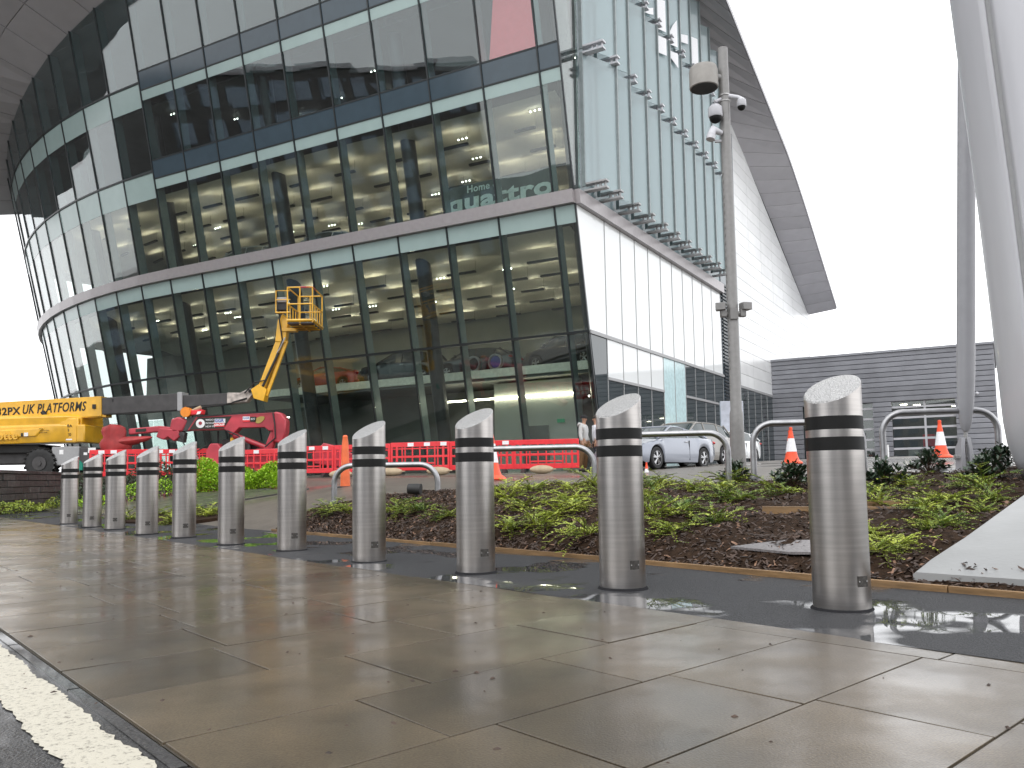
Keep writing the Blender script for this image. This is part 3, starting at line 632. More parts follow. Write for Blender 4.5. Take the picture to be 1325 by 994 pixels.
# red hanging banner on the office floor
bn = MB(); bn.prism([pos(1.0, 16.7, -.6), pos(3.3, 16.7, -.6), pos(2.75, 19.3, -.6), pos(1.0, 19.4, -.6)], curve(1)[1]*-.03)
tag(bn.build('hanging_banner', pm('self_lit_red_banner', (.62, .10, .12), .5, emit=(.9, .12, .14), es=.5), smooth=False), 'pinkish red slanted banner behind the upper floor glass next to the corner', 'banner')  # added glow brightens the banner; it is no lamp
# ------------------------------------------------------------------ bollards
def make_bollard():
    t = thing('bollard', '', 'bollard'); r = .1325; gx, gy = .40, .42; hc = 1.062; n = 48
    def ring(rad, top=True, z=0): return [(rad*cos(2*pi*k/n), rad*sin(2*pi*k/n), z+(hc+rad*cos(2*pi*k/n)*gx+rad*sin(2*pi*k/n)*gy if top else 0)) for k in range(n)]
    b = MB(); b.loft([ring(r, False, -.05), ring(r, False, .45), ring(r, True, -.006)], caps=False); b.build('body', M_STEEL, t)
    b = MB(); b.loft([ring(r, True, -.006), ring(r-.003, True, -.001), ring(r-.006, True, 0)], caps=False); rr = ring(r-.006, True, 0); b.add(rr, [tuple(range(n))]); b.build('sloped_top', M_STEELTOP, t)
    for z in (.755, .855):
        b = MB(); b.loft([ring(r+.0004, False, z), ring(r+.0018, False, z+.001), ring(r+.0018, False, z+.063), ring(r+.0004, False, z+.064)], caps=False); b.build('black_band', M_TAPE, t)
    a0 = radians(-63); pl = MB(); P = []
    for rr_ in (r-.002, r+.0035):
        for z in (.115, .165):
            for da in (-.22, .22): P.append((rr_*cos(a0+da), rr_*sin(a0+da), z))
    q = lambda rr_, z: [(rr_*cos(a0-.22+.44*i/6), rr_*sin(a0-.22+.44*i/6), z) for i in range(7)]
    pl.loft([q(r+.0035, .115)+q(r-.002, .115)[::-1], q(r+.0035, .165)+q(r-.002, .165)[::-1]]); p_ = pl.build('label_plate', M_TAG, t)
    sc = MB()
    for da in (-.17, .17): sc.sphere(((r+.004)*cos(a0+da), (r+.004)*sin(a0+da), .14), .004, 6, 4)
    sc.build('screw', M_STEELTOP, p_)
    b = MB(); b.lathe([(r+.018, -.01), (r+.010, .004), (r+.002, .009), (r-.004, .009)], 32, caps=False); b.build('tarmac_collar', M_COLLAR, t)
    return t
BP = [(1.57, 4.04, 'nearest bollard, in front of the grey shed and a traffic cone'), (.625, 4.86, 'bollard in front of the silver coupe, left of the nearest one'), (-.265, 5.76, 'bollard overlapping a big traffic cone and the second hoop rail'),
      (-1.165, 6.72, 'bollard standing in front of the leftmost steel hoop'), (-2.085, 7.84, 'bollard just left of the leftmost hoop, under the crane arm elbow'), (-2.985, 8.81, 'bollard in front of the bright green hedge, right of its middle'),
      (-3.91, 9.89, 'bollard in front of the left end of the bright green hedge'), (-4.725, 10.74, 'bollard in front of the dark green hedge and the crane hook cover'), (-5.70, 11.92, 'third bollard from the left end of the row'),
      (-6.50, 12.85, 'second bollard from the left end of the row'), (-7.47, 14.0, 'leftmost bollard, in front of the end of the dark stone wall')]
bol = make_bollard()
for i, (x, y, lab) in enumerate(BP):
    o = bol if i == 0 else copy_tree(bol)
    place(o, (x, y, .004+random.uniform(-.008, .004)), random.uniform(-.05, .05), 'steel '+lab, 'steel bollards in a row along the pavement')
# ------------------------------------------------------------------ hoop rails
def make_hoop(L, h, name='hoop_rail'):
    t = thing(name, '', 'hoop rail'); r = .038; R_ = .24; pts = [(-L/2, 0, -.4), (-L/2, 0, h-R_)]
    pts += [(-L/2+R_-R_*cos(a_), 0, h-R_+R_*sin(a_)) for a_ in [pi/2*i/8 for i in range(1, 9)]]
    pts += [(L/2-R_+R_*sin(a_), 0, h-R_+R_*cos(a_)) for a_ in [pi/2*i/8 for i in range(0, 9)]]+[(L/2, 0, -.4)]
    MB().tube(pts, r, 14).build('tube', M_HOOP, t)
    f = MB()
    for s in (-1, 1): f.lathe([(.075, -.02), (.075, .008), (.04, .012)], 16, (s*L/2, 0, 0))
    f.build('base_flange', M_HOOP, t); return t
HP = [((-2.40, 11.15), (-1.0, 11.0), .47, .37, 'leftmost steel hoop rail, between two bollards by the spotlight'), ((-.66, 10.85), (1.03, 10.5), .55, .47, 'second steel hoop rail from the left, behind the bollard beside the big cone'),
      ((1.15, 10.5), (2.66, 10.25), .60, .56, 'steel hoop rail ending at the lamp post in front of the silver coupe'), ((2.96, 10.2), (4.25, 10.05), .66, .60, 'steel hoop rail running behind the nearest bollard'), ((4.47, 10.0), (5.72, 9.75), .70, .65, 'rightmost steel hoop rail, crossed by the white tie rod')]
for i, (p, q, h, z, lab) in enumerate(HP):
    L_ = math.dist(p, q); o = make_hoop(L_, h); place(o, ((p[0]+q[0])/2, (p[1]+q[1])/2, z), math.atan2(q[1]-p[1], q[0]-p[0]), lab, 'steel hoop rails along the back of the bed')
# ------------------------------------------------------------------ lamp post with cameras
LX, LY = 3.935, 14.5
lp = thing('lamp_post', 'tall grey lamp post with a drum floodlight and cameras behind the planting bed', 'lamp post', (LX, LY, .6))
b = MB(); b.lathe([(.14, -.3), (.14, .0), (.145, .02), (.118, .9), (.115, 1.1), (.098, 1.16), (.088, 7.75), (.06, 7.76)], 20); b.build('pole', M_LAMPGREY, lp)
b = MB(); b.box((.0, -.118, .55), (.10, .012, .5)); b.build('access_door', M_LAMPGREY, lp)
b = MB(); b.lathe([(.245, -.34), (.255, -.33), (.255, -.02), (.23, .05), (.1, .09)], 28, (-.375, -.05, 7.32)); dr = b.build('drum_floodlight', pm('beige_grey_paint', (.27, .255, .235), .45), lp)
b = MB(); b.lathe([(.23, -.35), (.23, -.335)], 28, (-.375, -.05, 7.32)); b.build('lens', M_BLACK, dr)
b = MB(); b.tube([(-.12, 0, 7.2), (0, 0, 7.2)], .07, 10); b.build('arm', M_LAMPGREY, lp)
b = MB()
for z in (6.75, 6.86): b.lathe([(.1, -.012), (.104, 0), (.1, .012)], 20, (0, 0, z))
b.build('clamp_ring', M_STEELTOP, lp)
b = MB(); b.tube([(.05, -.03, 6.84), (.22, -.06, 6.80), (.27, -.07, 6.76)], [.045, .04, .05], 10); b.tube([(-.05, -.02, 6.8), (-.2, -.08, 6.72)], .03, 8); b.build('bracket_arm', M_WHITESTEEL, lp)
def dome(c, s, parent):
    b = MB(); b.lathe([(.085*s, 0), (.095*s, .02), (.09*s, .13*s), (.05*s, .17*s)], 16, c); o = b.build('dome_camera', M_WHITESTEEL, parent)
    b = MB(); b.sphere(c, .082*s, 14, 8, z1=.05); b.build('smoked_dome', M_TAPE, o)
dome((.28, -.08, 6.62), .9, lp); dome((-.2, -.1, 6.42), 1.35, lp)
b = MB(); b.tube([(-.1, -.05, 6.15), (-.27, -.16, 6.17), (-.31, -.19, 6.05)], [.05, .07, .075], 12); b.tube([(-.31, -.19, 6.05), (-.33, -.2, 5.97)], [.08, .08], 12); b.box((-.1, 0, 6.02), (.2, .05, .04)); b.build('bullet_camera', M_WHITESTEEL, lp)
for s in (-1, 1):
    b = MB(); b.tube([(s*.08, 0, 2.86), (s*.2, -.03, 2.88)], .05, 8); b.box((s*.22, -.05, 2.99), (.17, .16, .13), rz=s*.3); b.box((s*.17, -.03, 2.87), (.1, .12, .12)); b.build('floodlight', M_LAMPGREY, lp, bevel=.008)
b = MB(); b.box((0, -.09, 2.86), (.14, .06, .2)); b.lathe([(.1, -.08), (.1, .08)], 20, (0, 0, 2.86)); b.build('clamp', M_LAMPGREY, lp)
b = MB()
for k in range(26): b.box((-.095, -.03, 5.4-k*.14), (.012, .02, .05))
b.build('cable_clip', M_LAMPGREY, lp)['kind'] = 'stuff'
# ------------------------------------------------------------------ traffic cones
def make_cone(h, lab, x, y, z, rz=0):
    t = thing('traffic_cone', lab, 'traffic cone', (x, y, z), rz); k = h/.75
    MB().lathe([(.2*k, 0), (.215*k, .02*k), (.2*k, .04*k), (.145*k, .075*k), (.118*k, .16*k), (.1*k, .25*k)], 24).build('base', M_ORANGE, t)
    MB().lathe([(.103*k, .25*k), (.062*k, .52*k)], 24, caps=False).build('reflective_sleeve', M_SLEEVE, t)
    MB().lathe([(.1*k, .25*k), (.06*k, .52*k), (.036*k, .66*k), (.03*k, .70*k), (.036*k, .715*k), (.03*k, .75*k), (.012*k, .755*k)], 24, caps=False).build('cone_body', M_ORANGE, t); return t
make_cone(.73, 'orange and white traffic cone just left of the nearest bollard', 5.55, 16.5, T(5.55, 16.5)+.08)
make_cone(.70, 'orange traffic cone half hidden behind another cone', 5.86, 17.5, T(5.86, 17.5)+.07)
make_cone(.75, 'orange and white traffic cone under the rightmost hoop rail', 8.52, 16.5, T(8.52, 16.5)+.05)
make_cone(.95, 'large orange and white cone behind the third nearest bollard', -.39, 15, T(-.39, 15))
make_cone(.5, 'small orange cone tip showing beside the silver coupe wheel', 3.3, 20.5, T(3.3, 20.5)-.27)
t = thing('lane_marker', 'tall plain orange lane marker on a black base beside the red barriers', 'lane marker', (-3.03, 15, T(-3.03, 15)-.08))
MB().lathe([(.16, 0), (.175, .02), (.16, .07), (.1, .08)], 8).build('rubber_base', M_BLACK, t)
MB().lathe([(.092, .06), (.06, .85), (.045, .95), (.05, .97), (.03, 1.0)], 16).build('cone_body', M_ORANGE2, t)
# ------------------------------------------------------------------ red plastic barriers
def make_barrier(white):
    t = thing('barrier', '', 'barrier'); L_ = 1.98; fr = MB()
    fr.box((0, 0, .93), (L_, .045, .15)); fr.box((0, 0, .55), (L_, .035, .07)); fr.box((0, 0, .2), (L_, .04, .15)); fr.box((0, 0, .34), (L_*.5, .03, .05)); fr.box((0, 0, .8), (L_*.97, .03, .04))
    for x in (-.96, -.78, .78, .96): fr.box((x, 0, .55), (.07, .05, .86))
    for x in (-.6, -.5, -.25, 0, .25, .5, .6): fr.box((x, 0, .55), (.042, .04, .66))
    fr.build('frame', M_RED, t, bevel=.01)
    for x in (-.7, .7):
        f = MB(); f.prism([(x-.06, -.3, 0), (x-.06, .3, 0), (x-.06, .1, .12), (x-.06, -.1, .12)], (.12, 0, 0)); f.build('foot', M_BLACK, t)
    for x in white: MB().box((x, -.026, .93), (.2, .006, .11)).build('reflector', M_SLEEVE, t)
    return t
pts_b = [(2.0, 24.98), (.03, 25.22), (-1.93, 25.55), (-3.85, 26.1), (-5.75, 26.7), (-7.66, 27.3), (-9.55, 27.85), (-11.3, 28.5)]
labs = ['red barrier at the right end of the run, beside the man in the grey hoodie', 'red barrier behind the second hoop rail, right of the big cone', 'red barrier with white reflectors behind the bollard beside the big cone', 'red barrier behind the gap above the leftmost hoop rail', 'red barrier behind the orange lane marker', 'red barrier under the crane arm elbow, behind the end of the green hedge', 'red barrier behind the middle of the bright green hedge']
for i in range(7):
    (x0, y0), (x1, y1) = pts_b[i], pts_b[i+1]; o = make_barrier([(), (.75,), (.8, .25, -.3), (.1,), (.7, .2), (-.6, .1), (-.3, .2, .7)][i]); xm, ym = (x0+x1)/2, (y0+y1)/2
    place(o, (xm, ym, T(xm, ym)+.02), math.atan2(y0-y1, x0-x1)+random.uniform(-.03, .03), labs[i], 'red plastic barriers along the glass front')
for i, (x, y, lab) in enumerate([(-11.05, 27.9, 'red barrier behind the dark hedge, below the crane hook cover'), (-13.05, 27.55, 'red barrier at the left end, beside the yellow lift')]):
    o = make_barrier([(-.8, -.4), (-.6, -.2)][i]); place(o, (x, y, .78), .05, lab, 'red plastic barriers along the glass front')
for i, (x, y, lab) in enumerate([(-5.25, 25.3, 'tan sandbag beside the orange lane marker'), (-3.72, 25.35, 'tan sandbag behind the leftmost hoop rail, left one'), (-2.25, 25.0, 'tan sandbag left of the bollard beside the big cone'), (.85, 24.5, 'tan sandbag lying near the right end of the barriers')]):
    mb = MB(); z = T(x, y)
    for k, (sx, sy, sz, dz) in enumerate([(.36, .17, .1, .1), ]): mb.sphere((x, y, z+dz+.02), 1, 16, 8, (sx, sy, sz+.03))
    mb.box((x+.37, y, z+.13), (.1, .16, .03)); tag(mb.build('sandbag', M_SANDBAG, org=(x, y, z)), lab, 'sandbag', 'sandbags weighing down the red barriers')
# ------------------------------------------------------------------ ground spotlight, access cover, inner boards
t = thing('spotlight', 'small black spotlight on a spike at the edge of the bed', 'spotlight', (-1.2, 10.3, .33))
MB().tube([(-.1, 0, .2), (.06, -.03, .19)], [.062, .07], 14).build('head', M_BLACK, t); MB().tube([(0, 0, -.1), (0, 0, .16)], .018, 8).build('spike', M_BLACK, t)
mb = MB(); c = [(x, y, T(x, y)+.045) for x, y in ((1.50, 5.80), (1.80, 5.45), (2.10, 5.25), (2.2, 5.55), (1.85, 5.75))]; mb.prism(c, (0, 0, .016)); tag(mb.build('access_cover', pm('grey_steel_cover', (.2, .185, .185), .4, .3, scale=60, var=.3), smooth=False), 'flat grey access cover lying in the mulch left of the nearest bollard', 'cover')
for p, q, lab in (((2.09, 7.0, .36), (2.98, 6.5, .40), 'short timber board on edge in the bed, running behind the nearest bollard'), ((2.5, 6.96, .39), (3.3, 6.8, .42), 'thin timber strip lying just behind the short board in the bed')):
    p, q = Vector((p[0], p[1], T(p[0], p[1])+.02)), Vector((q[0], q[1], T(q[0], q[1])+.02)); tag(MB().box((p+q)/2, ((q-p).length, .03, .10), rz=math.atan2(q.y-p.y, q.x-p.x)).build('timber_board', M_TIMBER, bevel=.003), lab, 'board')
# ------------------------------------------------------------------ white pylon, plinth and tie rod
py = thing('pylon', 'huge smooth white steel pylon leg rising out of the frame at the right edge', 'pylon', (5.3, 7.5, .3), world=True)
PR = [(4.61, .55), (4.54, .72), (4.485, .9), (4.46, 1.1), (4.445, 1.4), (4.41, 2.1), (4.345, 3.2), (4.255, 4.47), (4.215, 5.07), (4.14, 6.2), (4.05, 8.)]
def psec(xl, z, r0, r1, grow=0):
    xl = xl*1.033
    hw = .95-(4.61-.55-xl+.55)*.0; cx_ = xl+hw; out = []
    for i in range(r0, r1+1):
        a_ = 2*pi*i/64; c_, s_ = cos(a_), sin(a_); e = .62; out.append((cx_-hw*math.copysign(abs(c_)**e, c_)+grow*(-c_), 7.5+.62*math.copysign(abs(s_)**e, -s_), z))
    return out
def seam(i0, i1, name):
    mb = MB(); rings = []
    for k, (xl, z) in enumerate(PR):
        sh = [0.36, .17, .05, .01][k] if k < 4 else 0; base = psec(xl, z, i0, i1)
        rings.append(base)
    mb.loft(rings, caps=False, closed=False); o = mb.build(name, M_WHITESTEEL, py); md = o.modifiers.new('thick', 'SOLIDIFY'); md.thickness = .02; return o
seam(3, 13, 'fairing_panel'); seam(-9, 2, 'fairing_panel'); seam(14, 54, 'fairing_panel')
mb = MB(); mb.loft([[(x*.985+.08, 7.5+(y-7.5)*.97, z) for x, y, z in psec(xl, zz_, 0, 63)] for xl, zz_ in PR]); mb.build('inner_core', M_GREYPAINT, py)
pn = thing('plinth', 'smooth pale concrete plinth sloping up under the white pylon', 'plinth', (3.5, 5, 0), world=True)
mb = MB(); rows = []
for i in range(15):
    d_ = .12+3.4*i/14; L0 = AB(2.13, 4.65+d_); R0_ = AB(-1.6, 4.65+d_); zz = max(.05+.222*d_, T(L0.x, L0.y)+.062*min(1, .6+2*d_))
    rows.append([(L0.x, L0.y, -.3), (L0.x, L0.y, zz-.012), (L0.x+.012, L0.y-.014, zz), (R0_.x, R0_.y, zz+.02), (R0_.x, R0_.y, -.3)])
mb.loft(rows); mb.build('concrete_block', M_CONC, pn)
tr_ = thing('tie_rod', 'slim white tube strut with a forked clevis standing in the bed behind the rightmost hoop', 'strut', (5.33, 9.9, .65), world=True)
p0, p1 = Vector((5.365, 9.8, 1.1)), Vector((5.85, 9.8, 9.0)); ax = (p1-p0).normalized()
MB().tube([p0+ax*l for l in (0, .03, .12, .3, .55, .8, 4, 7.6)], [.03, .045, .066, .085, .096, .1, .1, .1], 20).build('tube', M_ROD, tr_)
MB().tube([p0-ax*.12, p0+ax*.05], .022, 10).build('rod_end', M_STEELTOP, tr_)
for s in (-1, 1):
    mb = MB(); mb.prism([(5.33+s*.045-.02, 9.72, .62), (5.33+s*.05-.02, 9.88, .62), (5.33+s*.05-.02, 9.87, .9), (5.35+s*.03-.02, 9.83, 1.03), (5.35+s*.03-.02, 9.77, 1.03), (5.33+s*.05-.02, 9.73, .9)], (.045, 0, 0)); mb.build('clevis_fork', M_ROD, tr_, bevel=.006)
MB().tube([(5.22, 9.8, .8), (5.44, 9.8, .8)], .03, 10).build('pin', M_STEELTOP, tr_)
MB().tube([(5.335, 9.8, .6), (5.35, 9.8, .95)], .025, 10).build('bolt', M_STEELTOP, tr_)
mb = MB(); mb.prism([(4.95, 9.2, .53), (5.65, 9.2, .55), (5.7, 10.0, .60), (5.0, 10.0, .6)], (0, 0, .07)); mb.build('foot_pad', M_CONC, tr_)
# ------------------------------------------------------------------ stone wall on the left
sw = thing('stone_wall', 'low dark stone wall with coping slabs in front of the yellow lift', 'wall', (-13, 22, 0), world=True)
wp = [Vector((-11.6, 16.5, 0)), Vector((-12.35, 20, 0)), Vector((-13.48, 24.6, 0)), Vector((-14.2, 27.6, 0))]
def wat(d):
    for p, q in zip(wp, wp[1:]):
        l = (q-p).length
        if d <= l or q is wp[-1]: return p+(q-p)*(d/l), (q-p).normalized()
        d -= l
WL = sum((q-p).length for p, q in zip(wp, wp[1:]))
zt = 1.03
for c in range(6):
    d = -random.uniform(0, .5); h = .165; z0 = zt-.09-(c+1)*h
    while d < WL:
        l = random.uniform(.5, 1.1); a_, b_ = max(0, d+.006), min(WL, d+l-.006)
        if b_-a_ > .1:
            p, t_ = wat((a_+b_)/2); MB().box((p.x+t_.y*random.uniform(-.012, .02)+.0, p.y, z0+h/2), (b_-a_, .3, h-.012), rz=math.atan2(t_.y, t_.x)).build('stone', M_STONE, sw, smooth=False, bevel=.01)
        d += l
d = 0
while d < WL-.3:
    p, t_ = wat(d+.5); MB().box((p.x, p.y, zt-.045), (.985, .38, .08), rz=math.atan2(t_.y, t_.x)).build('coping_slab', M_STONE, sw, smooth=False, bevel=.008); d += 1
mb = MB(); mb.prism([p+Vector((-.12, 0, -.2)) for p in wp]+[p+Vector((.08, 0, -.2)) for p in wp[::-1]], (0, 0, 1.1)); mb.build('core', M_JOINT, sw, smooth=False)
# ------------------------------------------------------------------ low grey building on the right
gb = thing('grey_shed', 'low grey plank clad building with glazed roller doors on the right', 'building', tuple(UVZ(30.2, 0, .9)), world=True)
def G(v0, v1, u0, u1, z0, z1, mb=None): return ubox(u0, u1, -v1, -v0, z0, z1, mb)   # v to the right
op = [(5.55, 6.3, 1.25, 5.2), (7.4, 11.0, 1.2, 5.18), (1.95, 2.25, 1.3, 5.1)]
G(.02, 13.1, 30.3, 30.6, .6, 1.2).build('base', M_CONC, gb, smooth=False)
G(.02, 13.1, 30.45, 44, 5.3, 8.2).build('wall', M_JOINT, gb, smooth=False)
for v0, v1 in ((.02, 1.95), (2.25, 5.55), (6.3, 7.4), (11.0, 13.1)): G(v0, v1, 30.35, 30.6, 1.2, 5.3).build('wall', M_JOINT, gb, smooth=False)
z = 1.22; ph_ = .318
while z < 8.15:
    z1 = min(8.22, z+ph_); segs = [(0, 13.2)]
    if z1 < 5.35:
        segs = [(0, 1.95), (2.25, 5.55), (6.3, 7.4), (11.0, 13.2)]
    for v0, v1 in segs:
        mb = MB(); mb.prism([UVZ(30.30, -v0, z+.045), UVZ(30.22, -v0, z+.05), UVZ(30.19, -v0, z1-.03), UVZ(30.24, -v0, z1), UVZ(30.34, -v0, z1), UVZ(30.34, -v0, z+.0)], bw_*-(v1-v0)); mb.build('cladding_plank', M_GREYCLAD, gb, smooth=False)
    z += ph_
G(-.1, 13.3, 30.1, 44.4, 8.22, 8.36).build('roof', M_GREYCLAD, gb, smooth=False)
ubox(30.3, 44, -13.2, -13.05, .7, 8.2).build('side_wall', M_GREYCLAD, gb, smooth=False)
for v0, v1, z0, z1 in op[:2]:
    w_ = G(v0, v1, 30.5, 30.53, z0, z1).build('roller_door', M_GLASS, gb, smooth=False)
    fr = []
    for zz in (4.62, 3.95, 3.3, 2.62, 1.98, 1.3): G(v0, v1, 30.44, 30.54, zz, zz+.13).build('door_rail', M_WHITESTEEL, w_, smooth=False, org=gb['org'])
    if v1-v0 > 2:
        for vv in (9.22, ): G(vv, vv+.12, 30.43, 30.545, z0, z1).build('door_stile', M_WHITESTEEL, w_, smooth=False, org=gb['org'])
    else: pass
G(1.95, 2.25, 30.45, 30.5, 1.3, 5.1).build('narrow_window', M_DARKGLASS, gb, smooth=False)
G(2.5, 13, 36, 36.1, .9, 5.2).build('inner_wall', M_INTDARK, gb, smooth=False)
G(.5, 13, 30.6, 36, .8, .9).build('inner_floor', M_INTDARK, gb, smooth=False)
for k in range(5): G(7.8+k*.7, 8.2+k*.7, 31.5+k*.9, 31.6+k*.9, 4.9-.0*k, 4.94).build('ceiling_lamp', M_LIGHT, gb, smooth=False)
mb = MB(); mb.sphere(UVZ(33, -10.2, 1.75), .11, 8, 6); mb.build('work_lamp', M_SPOT, gb)
for k, (v, zz, s_) in enumerate([(8.0, 1.0, 1.2), (8.9, 2.2, .8), (10.2, 1.0, 1.5)]): G(v, v+.7, 33, 33.6, zz, zz+s_).build('workshop_unit', [M_GREYPAINT, M_RED, M_BLACK][k], gb, smooth=False)
b = MB(); b.tube([UVZ(30.2, -12.2, 5.35), UVZ(29.95, -12.2, 5.33)], .04, 8); b.sphere(UVZ(29.95, -12.2, 5.25), .11, 10, 6); b.build('dome_camera', M_WHITESTEEL, gb)
for v, lab in ((2.6, 'slim white guard post left of the nearest bollard, before the grey shed'), (6.75, 'slim white guard post right of the nearest bollard, before the grey shed'), (7.15, 'slim white guard post by the left jamb of the wide roller door')):
    p = UVZ(29.5, -v, 0); mb = MB(); mb.lathe([(.06, .7), (.06, 2.25), (.04, 2.29)], 12, (p.x, p.y, 0)); tag(mb.build('guard_post', M_WHITE, org=(p.x, p.y, .8)), lab, 'post', 'white guard posts before the grey shed')
# slim totem sign behind the lamp post
tt = thing('totem_sign', 'tall pale grey totem sign partly hidden behind the lamp post', 'sign', (10.1, 38, .95))
MB().box((0, 0, 1.5), (1.05, .18, 3.05)).build('board', pm('pale_grey_board', (.42, .44, .50), .4), tt, bevel=.02)
for k in range(4):
    for q in range(1): pass
mk = MB()
for k, (x, z) in enumerate([(.12, 2.55), (.24, 2.5), (.36, 2.52)]): mk.box((x+.05, -.095, z), (.07, .006, .13+.05*(k % 2)))
mk.build('lettering', M_TEXTW, tt)
# ------------------------------------------------------------------ plants
def leafmat(name, c0, c1, rough=.45):
    m = bpy.data.materials.new(name); m.use_nodes = True; n = m.node_tree.nodes; L = m.node_tree.links; b = n['Principled BSDF']
    tc = n.new('ShaderNodeTexCoord'); no = n.new('ShaderNodeTexNoise'); no.inputs['Scale'].default_value = 9; no.inputs['Detail'].default_value = 4; L.new(tc.outputs['Object'], no.inputs['Vector'])
    oi = n.new('ShaderNodeObjectInfo'); ad = n.new('ShaderNodeMath'); ad.operation = 'MULTIPLY_ADD'; ad.inputs[1].default_value = .25; L.new(oi.outputs['Random'], ad.inputs[0]); L.new(no.outputs[0], ad.inputs[2])
    r = n.new('ShaderNodeValToRGB'); r.color_ramp.elements[0].color = (*c0, 1); r.color_ramp.elements[1].color = (*c1, 1); r.color_ramp.elements[0].position = .42; r.color_ramp.elements[1].position = .78
    L.new(ad.outputs[0], r.inputs[0]); L.new(r.outputs[0], b.inputs['Base Color']); b.inputs['Roughness'].default_value = rough
    b.inputs['Subsurface Weight'].default_value = 0; return m
M_LEAF = leafmat('fresh_leaf', (.075, .155, .022), (.44, .50, .065)); M_LEAFD = leafmat('dark_leaf', (.012, .03, .014), (.045, .075, .04), .3)
M_HEDGE = leafmat('hedge_leaf', (.14, .30, .014), (.36, .56, .03)); M_HEDGED = leafmat('dark_hedge_leaf', (.010, .022, .010), (.03, .055, .02)); M_TWIG = pm('twig_brown', (.07, .04, .025), .7)
def leaf(mb, p, d, up, l, w):
    s = d.cross(up)
    if s.length < 1e-4: return
    s = s.normalized()*w; tip = p+d*l; m_ = p+d*l*.5; lift = up*w*.35
    mb.add([p, m_-s+lift, tip, m_+s+lift], [(0, 1, 2), (0, 2, 3)])
def low_plant(seed, R_=.35, nf=22):
    rnd = random.Random(seed); t = thing('low_shrub', '', 'shrub'); fo, st = MB(), MB()
    for k in range(nf):
        az = 2*pi*k/nf+rnd.uniform(-.25, .25); L_ = R_*rnd.uniform(.55, 1.25); el = rnd.uniform(.15, 1.0); p = Vector((rnd.uniform(-.06, .06), rnd.uniform(-.06, .06), .0)); d = Vector((cos(az)*cos(el), sin(az)*cos(el), sin(el))); ns = 13; pts = [p.copy()]
        for i in range(ns):
            d = (d+Vector((rnd.uniform(-.08, .08), rnd.uniform(-.08, .08), -.085))).normalized(); p = p+d*L_/ns; pts.append(p.copy())
            if i < 1: continue
            side = d.cross(Vector((0, 0, 1))).normalized()
            for s in (-1, 1):
                for rep in range(2):
                    ld = (side*s*rnd.uniform(.6, 1)+d*rnd.uniform(.3, .7)+Vector((0, 0, rnd.uniform(.0, .6)))).normalized(); leaf(fo, p+d*rnd.uniform(-.012, .012), ld, Vector((rnd.uniform(-.3, .3), rnd.uniform(-.3, .3), 1)).normalized(), rnd.uniform(.020, .036)*(1-.3*i/ns), rnd.uniform(.006, .010))
            if rnd.random() < .35:   # side sprig
                sd_ = (side*rnd.choice((-1, 1))+d*.6+Vector((0, 0, .2))).normalized(); q = p.copy()
                for w in range(5):
                    q = q+sd_*.018
                    for s in (-1, 1): leaf(fo, q, (sd_.cross(Vector((0, 0, 1)))*s+sd_*.6+Vector((0, 0, .25))).normalized(), Vector((0, 0, 1)), .02, .0065)
        st.tube(pts[::3]+[pts[-1]], .0028, 4, caps=False)
    fo.build('foliage', M_LEAF, t, smooth=False, fix=False); st.build('stems', M_TWIG, t, smooth=False, fix=False)['kind'] = 'stuff'; return t
def dark_shrub(seed):
    rnd = random.Random(seed); t = thing('dark_shrub', '', 'shrub'); fo, st = MB(), MB()
    for k in range(46):
        az, el = rnd.uniform(0, 2*pi), rnd.uniform(.15, 1.5); L_ = rnd.uniform(.16, .32); d = Vector((cos(az)*cos(el), sin(az)*cos(el), sin(el))); tip = d*L_; st.tube([(0, 0, 0), tip], .004, 4, caps=False)
        for i in range(9):
            a_ = rnd.uniform(0, 2*pi); ld = Vector((cos(a_), sin(a_), rnd.uniform(-.3, .8))).normalized(); leaf(fo, tip*rnd.uniform(.6, 1.05), (ld+d*.5).normalized(), Vector((rnd.uniform(-.5, .5), rnd.uniform(-.5, .5), 1)).normalized(), rnd.uniform(.06, .1), rnd.uniform(.014, .022))
    fo.build('foliage', M_LEAFD, t, smooth=False, fix=False); st.build('stems', M_TWIG, t, smooth=False, fix=False)['kind'] = 'stuff'; return t
LP_ = [(-2.37, 10.67), (-2.06, 10.35), (-1.34, 9.64), (-1.05, 9.48), (-.7, 8.88), (-.08, 9.31), (.12, 8.57), (.4, 7.83), (.59, 8.39), (0, 7.7), (.24, 7.46), (.55, 7.95), (.60, 6.88), (.23, 9.83), (.66, 9.5),
       (1.3, 8.0), (1.42, 7.13), (2.02, 8.04), (1.24, 6.55), (1.62, 6.71), (1.2, 6.99), (2.16, 7.88), (2.69, 10.3), (2.65, 8.24), (1.98, 9.06), (1.6, 9.5), (1.75, 9.9), (2.25, 5.16), (2.42, 5.33), (2.47, 5.75), (3.04, 6.9), (3.05, 6.2), (2.95, 5.72), (2.82, 5.62), (3.83, 7.9), (3.74, 6.5), (4.1, 7.3), (3.42, 6.1), (3.4, 6.55), (-.23, 10.2), (.95, 9.9), (2.3, 9.4), (2.85, 9.0), (1.0, 9.0), (3.3, 7.5)]
